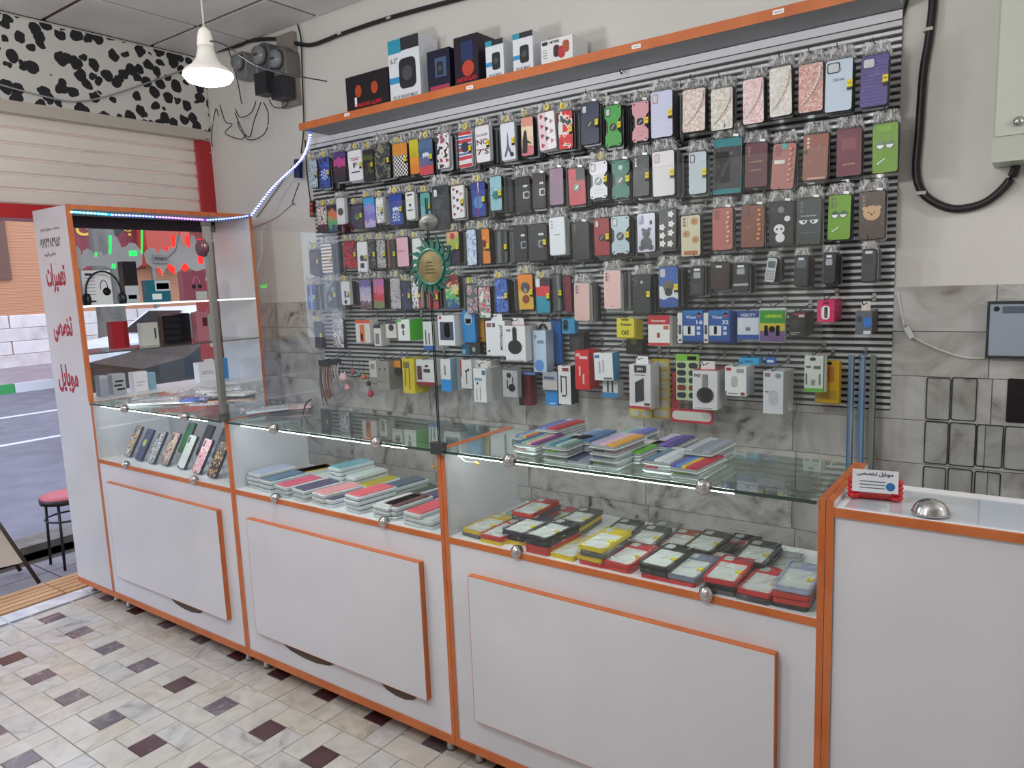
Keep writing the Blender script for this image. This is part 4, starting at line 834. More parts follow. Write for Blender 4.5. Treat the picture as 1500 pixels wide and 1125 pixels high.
def deco(o, w, h, t, kind):
    f = -t / 2
    def pr(n, pts, m, d=.0012, par=None, k=.0): return O(n, G().prism(pts, f - d - k, f + .0004).mesh(n, m), par or o)
    for kd in kind:
        a = kd.split(':')
        if a[0] == 'cam':     # camera window: cam:colour
            c = M(a[1] if len(a) > 1 else '1b1c20', .25); big = len(a) > 2
            p = pr('camera_ring', rrect(w * (.46 if big else .26), h * (.2 if big else .2), .006, 4, -w * (.2 if big else .28), h * .34), c); pr('camera_opening', rrect(w * (.38 if big else .19), h * .16, .005, 4, -w * (.2 if big else .28), h * .34), M('c9ccd2', .3), .0018)
        elif a[0] == 'lens':
            for i in range(3): pr('lens_hole', circ(w * .06, 10, -w * .3, h * (.4 - i * .085)), M(a[1] if len(a) > 1 else '9a8f90', .3))
        elif a[0] == 'cams':
            p = pr('camera_frame', rrect(w * .26, h * .24, .008, 4, -w * .27, h * .33), M(a[1], .4))
            for i in range(3): pr('lens_hole', circ(w * .055, 10, -w * .3, h * (.41 - i * .075)), M('77716f', .2), .002)
        elif a[0] == 'ring':
            pr('ring_plate', circ(w * .2, 18, 0, -h * .03), M('22252a', .3), .002); pr('ring_bar', [(-w * .1, -h * .06), (-w * .06, -h * .07), (w * .12, h * .02), (w * .08, h * .03)], STEEL, .0035)
        elif a[0] == 'sqring':
            pr('ring_frame', rrect(w * .52, h * .22, .008, 4, 0, h * .0), M(a[1], .4), .002); pr('ring_plate', rrect(w * .4, h * .17, .007, 4, 0, 0), M('22252a', .3), .003); pr('ring_bar', [(-w * .1, -h * .05), (-w * .06, -h * .06), (w * .12, h * .02), (w * .08, h * .03)], STEEL, .0045)
        elif a[0] == 'bolts':
            for sx in (-1, 1):
                for sz in (-1, 1): pr('bolt', circ(w * .04, 8, sx * w * .36, sz * h * .43), DARK, .002)
            for z in (-.26, -.34): pr('groove', rrect(w * .5, h * .006, .0004, 1, 0, h * z), M('8a8d90', .5), .0006)
        elif a[0] == 'beads':
            s = 1 if len(a) < 3 else -1; g = G()
            for i in range(15):
                q = i / 14; x = w * (.38 - .72 * q * q); z = h * (.38 - .7 * q); q_ = Vector((x, f - .004, z)); r_ = .0045
                g.lathe([(r_ * .4, -r_ * .9), (r_, -r_ * .3), (r_, r_ * .3), (r_ * .4, r_ * .9)], 7, mat=Matrix.Translation(q_))
            O('bead_chain', g.mesh('bead_chain', M('efe4e0', .15)), o)
        elif a[0] == 'charm':
            g = G()
            for i in range(7): q_ = Vector((w * (.28 + .03 * math.sin(i * 2)), f - .003, h * (.36 - .11 * i))); g.lathe([(.002, -.006), (.0065, -.003), (.0065, .003), (.002, .006)], 6, mat=Matrix.Translation(q_))
            O('charm_chain', g.mesh('charm_chain', M(a[1], .3)), o)
        elif a[0] == 'text':
            L = a[1].split('/'); zz = float(a[3]) if len(a) > 3 else 0; s = float(a[4]) if len(a) > 4 else .8; hgt = float(a[5]) if len(a) > 5 else .1
            for i, q in enumerate(L): text(q, .02, M(a[2], .4), o, (0, f - .0006, h * (zz - i * hgt * 1.25)), w=w * s, h=h * hgt, ext=.0004)
        elif a[0] == 'trefoil':
            z = float(a[2]) * h
            for dx, dz, an in ((0, .02, 0), (-.15, 0, .7), (.15, 0, -.7)): 
                P = [(x * math.cos(an) + zz * math.sin(an) + dx * w, -x * math.sin(an) * -1 * .0 + zz * math.cos(an) + z + dz * h) for x, zz in circ(.5, 12)] if False else [(dx * w + (.07 * w * math.cos(q)) * 1, z + dz * h + .075 * h * math.sin(q)) for q in [2 * PI * i / 12 for i in range(12)]]
                pr('leaf_mark', P, M(a[1], .4))
            for i in range(3): pr('stripe_mark', rrect(w * .36, h * .007, .0004, 1, 0, z - h * (.02 + .018 * i)), M('2a4aa0' if a[1] == 'e9edf5' else '3a3a60', .4), .0018)
        elif a[0] == 'flowers':
            for x, z in ((.18, .36), (-.3, .05), (.22, .12), (-.28, -.16), (.2, -.1), (-.26, -.36), (.18, -.37)): pr('flower', flower(w * .2, x * w, z * h), M('f2f2ee', .4)); pr('flower_centre', circ(w * .04, 8, x * w, z * h), M('c9c9c0', .4), .002)
        elif a[0] == 'eyes':
            for s in (-1, 1): pr('eye', circ(w * .16, 14, s * w * .18, h * .06), M('1f5a3a' if a[1] == 'g' else '15191a', .3), .002); pr('eye_white', [(s * w * .18 + w * .14 * math.cos(q), h * .06 + w * .14 * math.sin(q)) for q in [PI + PI * i / 8 for i in range(9)]], WHITE, .003)
            pr('mouth', [(-w * .32, -h * .3), (-w * .3, -h * .32), (w * .0, -h * .22), (-w * .02, -h * .2)], WHITE)
        elif a[0] == 'lids':
            for s in (-1, 1): pr('eye_white', [(s * w * .22 + w * .17 * math.cos(q), h * .03 + w * .17 * math.sin(q)) for q in [PI + PI * i / 8 for i in range(9)]], WHITE, .002); pr('pupil', circ(w * .05, 8, s * w * .18, -h * .005), BLACK, .003)
        elif a[0] == 'bear':
            m = M(a[1], .35)
            pr('bear_body', circ(w * .3, 16, 0, -h * .26, 1), m, .003); pr('bear_head', circ(w * .2, 16, 0, -h * .02), m, .0036)
            for s in (-1, 1): pr('bear_ear', circ(w * .08, 10, s * w * .17, h * .08), m, .003); pr('bear_foot', circ(w * .13, 10, s * w * .26, -h * .38), m, .004)
        elif a[0] == 'bearface':
            pr('bear_face', circ(w * .3, 18, 0, h * .05, 1.1), M(a[1], .5), .0015)
            for s in (-1, 1): pr('bear_ear', circ(w * .09, 10, s * w * .27, h * .15), M(a[1], .5), .0014); pr('bear_eye', circ(w * .03, 6, s * w * .1, h * .06), BLACK, .002)
            pr('bear_nose', circ(w * .04, 6, 0, h * .02), BLACK, .002)
        elif a[0] == 'panda':
            pr('panda_head', circ(w * .2, 16, -w * .08, -h * .12, 1.1), WHITE, .0015); pr('panda_body', circ(w * .19, 16, -w * .05, -h * .32), WHITE, .0014); pr('panda_small', circ(w * .12, 12, w * .25, h * .1), WHITE, .0014)
            for s in (-1, 1): pr('panda_eye', circ(w * .045, 8, -w * .08 + s * w * .09, -h * .12), BLACK, .002)
            pr('camera_disc', circ(w * .13, 14, 0, h * .31), M('8c8f92', .3))
        elif a[0] == 'cookies':
            for x, z in ((.2, .34), (-.22, .05), (.24, -.1)): pr('cookie', circ(w * .17, 16, x * w, z * h), M('c79468', .5), .002); pr('cookie_hole', circ(w * .04, 8, x * w, z * h), M('8a5534', .5), .003)
            pr('biscuit_row', rrect(w * .7, h * .1, .004, 3, 0, -h * .41), M('b4714a', .5), .002)
        elif a[0] == 'wallet':
            pr('flap_edge', rrect(w * .04, h * .96, .001, 1, w * .38, 0), M('0d0e11', .4)); pr('size_sticker', rrect(w * .28, h * .06, .001, 2, w * .2, h * .22), M('d9dbe0', .4)); 
            pr('strap', rrect(w * .42, h * .2, .006, 4, w * .26, -h * .04), M(a[1], .4), .003); pr('strap_window', rrect(w * .3, h * .14, .005, 4, w * .3, -h * .04), M(a[2], .4), .0036)
        elif a[0] == 'tower':
            pr('tower_print', [(-.01 * w, h * .25), (.01 * w, h * .25), (.06 * w, -h * .1), (.3 * w, -h * .4), (.18 * w, -h * .4), (0, -h * .22), (-.18 * w, -h * .4), (-.3 * w, -h * .4), (-.06 * w, -h * .1)][::-1], M('5c6370', .4)); pr('wheel_print', circ(w * .13, 14, w * .25, -h * .36), M('3d434e', .4))
        elif a[0] == 'figure':
            pr('figure_print', [(-.42 * w, -h * .42), (-.05 * w, -h * .42), (.02 * w, -h * .1), (.3 * w, -h * .18), (.3 * w, -h * .21), (.0, -h * .16), (-.05 * w, h * .12), (-.16 * w, h * .18), (-.28 * w, h * .1), (-.4 * w, -h * .1)], M(a[1], .4))
        elif a[0] == 'mandala':
            for i, r_ in enumerate((.4, .3, .2, .1)): pr('mandala_ring', flower(w * r_, 0, -h * .05, 8 - i), M((a[1], a[2])[i % 2], .4), .0008 + .0006 * i)
        elif a[0] == 'disc':
            pr('printed_disc', circ(w * float(a[2]), 18, 0, h * float(a[3])), M(a[1], .4))
        elif a[0] == 'block':
            x0, x1, z0, z1 = [float(q) for q in a[2].split(',')]; pr('colour_block', rrect(w * (x1 - x0), h * (z1 - z0), .0012, 2, w * (x0 + x1) / 2, h * (z0 + z1) / 2), M(a[1], .4))
        elif a[0] == 'keys':
            pr('screen', rrect(w * .7, h * .26, .003, 3, 0, h * .22), M('5d6b78', .2))
            for i in range(4):
                for j in range(3): pr('key', rrect(w * .2, h * .06, .001, 2, (j - 1) * w * .26, -h * (.06 + .1 * i)), M(a[1], .4))
        elif a[0] == 'whitelabel':
            pr('size_sticker', rrect(w * .42, h * .08, .001, 2, 0, h * .38), WHITE); pr('screen_window', rrect(w * .5, h * .2, .003, 2, w * .0, h * .2), M('a9b0ba', .3), .0008)
        elif a[0] == 'hearts':
            for i in range(10): pr('heart', flower(w * .13, w * (-.28 + .28 * (i % 3)), h * (.4 - .085 * i), 3), M(('b04a5c', '3a3a42', 'c98a94')[i % 3], .4))
ALLBACK = []
def hang(u, v0, v1, w_px, mats, label, kind=(), st='', y=1.045, t=.011, back=6, armor=False, tilt=0, name='phone_case', cat='phone case', bag=True, hk=True, step=.0125):
    """a case on a hook: column u, rows v0..v1, width in pixels"""
    vm = (v0 + v1) / 2; c = at(u, vm, 1, y); zt = at(u, v0, 1, y)[2]; zb = at(u, v1, 1, y)[2]; x0 = at(u - w_px / 2, vm, 1, y)[0]; x1 = at(u + w_px / 2, vm, 1, y)[0]
    h = zt - zb; w = x1 - x0
    if isinstance(mats, str): mats = M(mats, .4)
    side = M('202226', .4) if 'ws' not in st else M('d8d8da', .4)
    me = shell(w, h, t, [mats, side], .008, armor_pts(w, h) if armor else None)
    o = O(name, me, None, c, (random.uniform(-.03, .03), tilt + random.uniform(-.02, .02), random.uniform(-.05, .05)), label=label, cat=cat, group='phone cases hung on the slat wall')
    if armor: O('inner_shell', G().prism(rrect(w * .94, h * .99, .008), t * .1, t / 2 + .001, bev=.001).mesh('inner_shell', M('23252a', .4)), o)
    deco(o, w, h, t, kind)
    if bag: O('bag', BAGS[random.randrange(6)], o, (0, -t / 2 - .004, 0), (0, 0, 0), (w, .035, h))
    if 't' in st:
        q = O('price_tag', tagm, o, (random.uniform(-.2, .2) * w, -t / 2 - .006, h / 2 + .018), (0, random.uniform(-.3, .3), 0)); O('print_line', linem, q, (0, -.001, .003)); O('print_line', linem, q, (0, -.001, -.003))
    if 'l' in st:
        q = O('brand_label', labm, o, (w * .42, -t / 2 - .008, -h * .02), (0, 0, -.25)); O('label_base', lab2, q); O('print_line', linem, q, (0, -.001, .004))
    if 's' in st.replace('ws', ''):
        O('size_sticker', G().box((-.009, -.0006, -.004), (.009, .0006, .004)).mesh('size_sticker', WHITE), o, (w * .3, -t / 2 - .008, h * .52), (0, .15, 0))
    if hk: hook(c[0], zt + .032, y - .01, 'hook of the ' + label)
    n = 0; yy = y + t + .003
    while n < back and yy < 1.125:
        dx = random.uniform(-.004, .004); dz = random.uniform(-.012, .004)
        if n < 1 and name == 'phone_case':
            O('phone_case', shell(w * .98, h * .98, .009, [M(random.choice(BKC), .4), side], .008), None, (c[0] + dx, yy, c[2] + dz), (0, 0, random.uniform(-.05, .05)), label='case edge behind the ' + label, cat='phone case', group='cases stacked behind the front ones')
        else: ALLBACK.append((c[0] + dx, yy, c[2] + dz, w * .97, h * .97, random.randrange(5)))
        n += 1; yy += step
    return o, w, h
BKC = ['2a2c33', '4a4c52', '9a9ca2', '77706c', '51565e', 'b4b0ac', 'a9abb0']
NZ = lambda cols, s=40, d=1, thr=None: pattern('noise', cols, s, d, thr)
VO = lambda cols, s=45, d=.6, thr=None: pattern('voro', cols, s, d, thr)
GRD = lambda cols, s=30, d=.3: pattern('grad', cols, s, d)
GX = lambda cols: pattern('gradx', cols)
R1 = [ # row 1
 (460, 234, 276, 12, NZ(['b8c9d6', '4d7fa6', 'dfe6ea'], 25, 3), 'pale blue swirl case, first in the top row', (), 'tl', 1.03),
 (476.5, 231, 276, 15, NZ(['23449a', '3a63c4', '16214f'], 30, 2), 'royal blue case with a mandala, top row', ('mandala:c4d2f2:2b4fb0',), 'tl', 1.03),
 (498.5, 222, 266, 17, GRD(['2a2236', '3a2436', 'c03a8f', '4b2f78']), 'purple and pink sunset case in the top row', (), '', 1.03),
 (521.5, 220, 265, 20, M('e9e9ee', .4), 'white case with a big letter F in the top row', ('text:F:1c2036:0:.3:.16', 'block:c8283a:-.25,.25,.17,.2', 'block:1c2036:-.3,.3,.23,.25', 'block:1c2036:-.3,.3,-.24,-.2'), 'tlws', 1.03),
 (540.5, 219, 266, 16, NZ(['17181c', '17181c', '4a5a1e'], 20), 'black case with olive blotch in the top row', (), 'tl', 1.03),
 (561, 210, 262, 22, NZ(['15171d', '2c3a44', '8a8468'], 22, 3), 'black marble case with gold veins, top row', (), 'l', 1.02),
 (587.5, 210, 259, 20, pattern('check', ['e8e6e2', '18181a'], 105), 'case with an orange top over black and white checkerboard', ('block:d58a2c:-.5,.5,.14,.5', 'text:VANS:2a1a10:.27:.8:.1'), 'tl', 1.025),
 (608, 204, 256, 14, GRD(['d9822f', 'e0952e', 'c9b71f', 'd0c424']), 'mustard yellow over orange case in the top row', ('disc:b7a81a:.2:.05',), '', 1.03),
 (625, 204, 257, 20, GRD(['c8474e', '5d5f8c', '3c5d86', '4a6b90']), 'blue and red case with a white trefoil, top row', ('trefoil:e9edf5:.05',), 'tl', 1.02),
 (650, 195, 247, 18, VO(['9c4060', 'e6dcdc', 'f0eeee', '3a3a44'], 35, .9), 'white case with pink blossoms, top row', (), 'ws', 1.02),
 (682.5, 192, 246, 20, pattern('wave', ['c33a44', 'e8e4e6', '3f70b0'], 9, 1.5, [0, .45, .85]), 'red white and blue flag case, top row', ('disc:23324a:.3:.06', 'block:dadde2:-.48,.48,-.4,-.3'), 'tlws', 1.01),
 (708, 184, 238, 20, M('e4e4ea', .4), "white case lettered LUCK NO 7'S", ("text:LUCK:3a2228:.24:.8:.06", "text:NO:6b1f2a:.05:.85:.15", "text:7'S:6b1f2a:-.22:.85:.16"), 'tlws', 1.01),
 (745, 180, 235, 21, M('dfe3ee', .4), 'white case with a grey tower drawing, top row', ('tower',), 'tlws', 1.01),
 (773.5, 171, 229, 18, GRD(['d07a86', 'e6cfa8', 'efd9bd', 'dc9a84'], 25, .2), 'peach case with a black seated figure', ('figure:1d1c20',), 't', 1.01),
 (802, 164, 220, 25, GX(['e6d2da', 'f1f0f1']), 'half pink half white case with dark petals', ('hearts',), 'tws', 1.0, -.05),
 (829.5, 162, 219, 21, VO(['c01f22', 'd8262a', 'e9e6e2', '2a4a3a'], 28, 1, [0, .3, .62, .74]), 'bright red case with a maple leaf flower', ('block:dfe3df:-.5,-.2,-.1,.2',), 'tl', 1.0),
 (865, 150, 212, 27, M('27304e', .4), 'navy blue ring case in the top row', ('cam:27304e', 'ring'), 'ls', 1.0),
 (899, 154, 216, 25, M('42a845', .4), 'bright green armour case with ring, top row', ('cam:222528', 'ring', 'bolts'), 'lsA', 1.0),
 (939, 148, 209, 25, M('dfa3ae', .4), 'pink armour case with square ring, top row', ('sqring:efb9c2', 'bolts'), 'lsA', 1.0),
 (970, 133, 202, 32, M('ccd0ea', .35), 'lilac white case with pink camera frame', ('cam:b98a9e',), 'l', .98),
 (1017, 130, 194, 33, NZ(['d5bdb2', 'e3d2c9', 'f2ebe6'], 120), 'beige glitter case with pearl chain, left of the cream one', ('beads',), '', 1.0),
 (1058, 129, 191, 33, NZ(['c9c2b6', 'dcd7cc', 'efece4'], 110), 'cream translucent case with pearl chain, second of the pearl cases', ('beads',), '', 1.0),
 (1104, 115, 182, 31, NZ(['e0b8bb', 'efd0d2', 'f7e9e8'], 120), 'pale pink glitter case with pearl chain', ('beads',), '', 1.0),
 (1144, 98, 171, 33, NZ(['d6d2c8', 'e2dfd6', 'f0eeea'], 100), 'off-white case with pearl chain, fourth of the pearl cases', ('beads',), '', 1.0),
 (1188, 93, 165, 36, NZ(['c58f84', 'd6a59b', 'e8c6be'], 120), 'salmon glitter case with pearl chain', ('beads',), '', 1.0),
 (1229, 87, 164, 40, M('c7d9ea', .4), 'ice blue case with a black camera frame in the top row', ('cam:1b1e26:b', 'text:UP IN/LAB TYPE:5a6675:.12:.4:.02', 'disc:8a99a8:.08:.3'), 'l', 1.0),
 (1281, 80, 157, 41, pattern('wave', ['54478a', '5f5296'], 30, 0, rough=.45), 'purple ribbed case ending the top row', ('cam:4b3f7c:b', 'text:UP/STYLE:8d84b4:.12:.4:.02'), 'l', 1.0),
]
R2 = [
 (473, 302, 340, 15, VO(['e9e4e2', '8e2f38', 'e9e4e2', '2a2830'], 50, 1), 'white and maroon lettered case, first in the second row', ('block:2a2a3c:-.5,.5,-.5,-.22',), 't', 1.03),
 (488.5, 300, 340, 14, GRD(['1d5a7c', '5fae72', 'd8602a', '22252c'], 30, .6), 'orange green and black wolf-coloured case, second row', (), 't', 1.03),
 (500, 290, 329, 11, M('d9dbe2', .4), 'narrow white case with a dark disc, second row', ('disc:2e3640:.34:-.02',), 'ws', 1.02),
 (524, 299, 334, 16, NZ(['1b1836', '272350', '6aa05a'], 18, 1, [0, .4, .66]), 'dark indigo case with a green curve, second row', ('disc:6aa05a:.2:-.02', 'disc:1b1836:.16:.03'), 'tl', 1.03),
 (542.5, 289, 334, 16, GRD(['b9a6d8', '7a6fc4', '8f8cd6', '27a0dc'], 30, .5), 'sky blue fading to violet case, second row', (), 't', 1.02),
 (557, 289, 327, 11, VO(['d88aa8', '7ec0c8', 'efeff2'], 70, 1), 'white case with pastel doodles, second row', (), 'tlws', 1.02),
 (581, 284, 330, 20, M('1f3f9c', .4), 'royal blue case with white trefoil and lettering, second row', ('trefoil:e9edf5:.0', 'text:AD/ID/AS:cfe0f6:-.14:.55:.08'), 'tl', 1.02),
 (602, 281, 322, 13, M('e6e9e6', .4), 'white case with two small black faces, second row', ('disc:26282c:.12:.02', 'block:3a3c40:-.3,.3,-.18,-.14', 'block:3a3c40:-.3,.3,.36,.42'), 'tws', 1.02),
 (624.5, 282, 324, 15, GRD(['d2a5b4', '6fb0c4', '4fa5a0', '58a89f']), 'teal and pink case, second row', (), 'tl', 1.02),
 (647, 272, 337, 24, NZ(['23282f', '2c3238', '39424a'], 30), 'large charcoal case behind the suction cup, second row', ('cam:30343c',), '', 1.0),
 (671.5, 272, 320, 19, M('e8e6e8', .4), 'white case covered in small hearts', ('hearts',), 'tlws', 1.0),
 (702, 267, 318, 20, M('22409a', .4), 'blue case with a vertical red and white line, second row', ('disc:4f86c8:.36:-.08', 'text:NBA:dce8f6:-.05:.5:.08', 'block:b0324a:-.06,.0,-.5,.5', 'block:d6d9e2:.0,.05,.2,.5'), 'tl', 1.0),
 (727.5, 258, 309, 17, M('93c0cc', .4), 'light teal case with a dark green mandala', ('mandala:12656c:2f8f8c', 'disc:dfe9ea:.08:.12'), 'l', 1.0, .04),
 (766.5, 259, 310, 22, M('22242c', .45), 'black wallet case with silver strap, second row', ('wallet:c9ccd4:22242c',), '', 1.0),
 (790.5, 254, 306, 19, M('352a2c', .45), 'dark brown wallet case with white strap outline', ('wallet:e3e0dc:352a2c',), 's', 1.0),
 (816, 246, 301, 20, M('8f6f88', .4), 'plain mauve case in the second row', ('lens:a58aa0',), 's', 1.0),
 (846, 246, 301, 24, M('c2323f', .4), 'red ring case with black upper corner, second row', ('block:1b1c24:-.02,.5,.16,.5', 'ring'), 's', .99),
 (877.5, 236, 292, 26, M('e4e7ee', .4), 'white armour case with ring, second row', ('cam:30343e', 'ring', 'bolts'), 'tlA', .99),
 (910, 234, 292, 26, M('1f7566', .4), 'teal green armour case with ring, second row', ('ring', 'bolts', 'disc:b9d8d0:.12:.3'), 'lsA', .99),
 (940, 228, 288, 24, M('23262c', .4), 'black case with four-lens camera block, second row', ('cams:15171b',), 'ls', .99),
 (972.5, 221, 288, 32, M('e4e2e6', .35), 'white case with pale pink rim and camera frame', ('cam:d8a0a8',), 'l', .98),
 (1022.5, 222, 285, 26, M('c3d0da', .35), 'frosty case with black camera frame, second row', ('cam:22292c',), 'l', .99),
 (1066, 202, 285, 42, M('0f7f86', .35), 'teal card pouch with a black glitter case lettered CASE', ('block:2b2a2e:-.46,.46,-.4,.34', 'block:3d3a3c:-.4,.1,-.3,.26'), 's', 1.02),
 (1108, 209, 275, 33, M('5f2434', .4), 'burgundy case with gold lettering, second row', ('lens:8f6a72', 'text:Lovely Bear:c9a06a:.08:.6:.05', 'block:a9837a:-.25,.25,-.12,-.1'), 's', 1.02),
 (1148, 210, 278, 34, M('b8746e', .4), 'dusty rose case with a long charm chain', ('cams:a9655f', 'charm:e0a9a2', 'block:ecebe8:-.4,.05,.06,.14', 'disc:35b8b0:.12:.43'), '', 1.02, .06),
 (1195, 196, 265, 37, M('955545', .4), 'copper brown case with pale studs along its edge', ('lens:d8b4a8', 'block:3a1c1c:-.5,-.3,.08,.16', 'block:dcb8a8:-.3,.4,-.46,-.43'), '', 1.02),
 (1244, 188, 259, 37, M('6d2236', .4), 'maroon case with pop-up grip and gold script', ('block:84394a:-.3,.3,.05,.3', 'text:Just Love:e0b5a0:-.24:.45:.05'), '', 1.02),
 (1297, 180, 254, 38, M('72a128', .4), 'lime green case with two eyes, upper one at the right edge', ('eyes:g', 'block:7fb033:-.25,.25,.32,.44'), '', 1.03),
]
R3 = [
 (461.5, 365, 402, 15, NZ(['1d1b33', '1d1b33', '5a2438'], 18), 'dark indigo case, first in the third row', (), 'tl', 1.04),
 (480, 357, 400, 16, pattern('wave', ['e8e6e4', 'c98a5a', '3a3a44'], 18, .5, [0, .55, .8]), 'white case with orange and grey lettered bands, third row', (), 'l', 1.02),
 (514, 353, 394, 20, NZ(['16161c', '9c2030', 'c8283c', '1d5a7c'], 20, 3), 'black case with crimson and blue swirl, third row', (), 'tl', 1.02),
 (531.5, 354, 399, 14, M('e6e8f0', .4), 'white case with a small dark owl shape', ('disc:3d4560:.22:-.04', 'block:2c3446:-.18,.2,-.36,-.2'), 'tlws', 1.01),
 (545, 351, 394, 12, VO(['6a6f7a', '22252d', '22252d'], 50), 'dark floral case between white ones, third row', (), 'tl', 1.02),
 (559.5, 351, 393, 13, NZ(['1d1e22', 'e6e6e6', '26272b', 'd6d6d6'], 60, 2), 'black and white doodle case, third row', (), 'tl', 1.02),
 (574, 352, 393, 14, GX(['2d2e33', '8a5a48', '2d2e33', '3d4a44', '24252a']), 'dark striped case edges bundle, third row', (), 'tl', 1.03),
 (591, 347, 391, 18, pattern('diamond', ['f0d0da', 'd98aa2'], 160, 0, [0, .3]), 'pink diamond lattice case beside the sun medallion', ('block:cc7f96:-.4,.2,.0,.06',), 't', 1.01),
 (612, 349, 392, 13, M('dfe3e0', .4), 'white case partly hidden by the sun medallion', ('block:3a3c40:-.3,.3,-.1,-.04',), 'tws', 1.01),
 (664.5, 339, 386, 19, GRD(['2a2b44', '23243a', '9bb04a', 'd8a07a'], 40, .8), 'yellow and dark floral case with a toy car, third row', ('disc:b8384a:.18:.35',), 'tl', 1.01),
 (692, 336, 389, 14, NZ(['7fa0d0', 'dfe6f2', 'b9c8e6'], 25, 2), 'pale blue watercolour case, third row', (), '', 1.01),
 (710, 335, 387, 18, M('e0852c', .4), 'orange and black case lettered KING', ('block:2a2226:-.5,-.12,-.5,.5', 'text:KING:3a1c10:-.1:.8:.08', 'disc:6a1f22:.24:.08'), 'tl', 1.0),
 (735, 338, 386, 18, GX(['3c4046', '6b6f74', '2a2d33', '565a60']), 'bundle of grey case edges right of the KING case', (), 'l', 1.03),
 (763.5, 330, 384, 19, M('1d2029', .45), 'black wallet case with grey strap, third row', ('wallet:9aa0aa:1d2029',), '', 1.0),
 (788.5, 328, 382, 26, M('2c2f33', .45), 'dark grey wallet case with grey strap, third row', ('wallet:8b8f95:2c2f33',), 'l', .99),
 (817, 318, 374, 23, M('e6eaf2', .35), 'plain white case with three lens holes, third row', ('lens:a9b0ba', 'block:9aa0aa:-.2,.2,.03,.05'), 'ws', .98),
 (851.5, 325, 381, 25, M('1f2129', .35), 'glossy black case with four-lens camera block, third row', ('cams:2e3036',), 's', .99),
 (882.5, 319, 375, 23, M('a02a35', .4), 'dark red ring case, third row', ('cam:7d1f2a', 'ring'), 'l', .99),
 (909.5, 316, 373, 27, M('b9cdd8', .4), 'light blue armour case with ring, third row', ('cam:7a8a98', 'ring', 'bolts'), 'lA', .98),
 (947.5, 312, 370, 27, M('c9c8dc', .3), 'clear lilac case with a black glitter bear', ('cams:a99ad0', 'bear:2d2e3c', 'block:2d2e3c:.2,.32,.2,.3'), '', .99),
 (978.5, 306, 365, 26, M('1f2328', .4), 'black case with white flowers, third row', ('flowers',), '', .99),
 (1012.5, 315, 376, 29, M('d6cfb4', .4), 'cream case with cookies and biscuits', ('cams:cfc7a8', 'cookies'), '', .99),
 (1059, 304, 367, 30, M('bb6a64', .4), 'coral case with a row of pale charms', ('cams:a9544e', 'charm:e6b8b0'), 's', .99),
 (1103, 300, 363, 34, M('87503f', .4), 'chestnut case with a row of orange and pink charms', ('cams:7a4436', 'charm:e0a070'), 's', 1.01),
 (1145, 295, 360, 36, M('1b1e22', .4), 'black case with white pandas', ('panda',), 's', 1.01),
 (1185, 290, 359, 36, M('24312f', .4), 'dark green case with two sleepy eyes', ('lids', 'lens:4a5a58', 'text:lovely bear:c9d0cc:.12:.6:.04', 'block:7c8a86:-.3,.3,-.24,-.23'), 's', 1.01),
 (1230, 285, 352, 34, M('72a626', .4), 'lime green case with two eyes, lower one', ('eyes:g', 'cams:69982a'), 's', 1.02),
 (1277.5, 280, 351, 39, M('5d524a', .35), 'smoky brown case with a cream bear face', ('bearface:d8b48c', 'lens:8a8078', 'block:9a8f84:-.4,.3,-.42,-.41'), 's', 1.03),
]
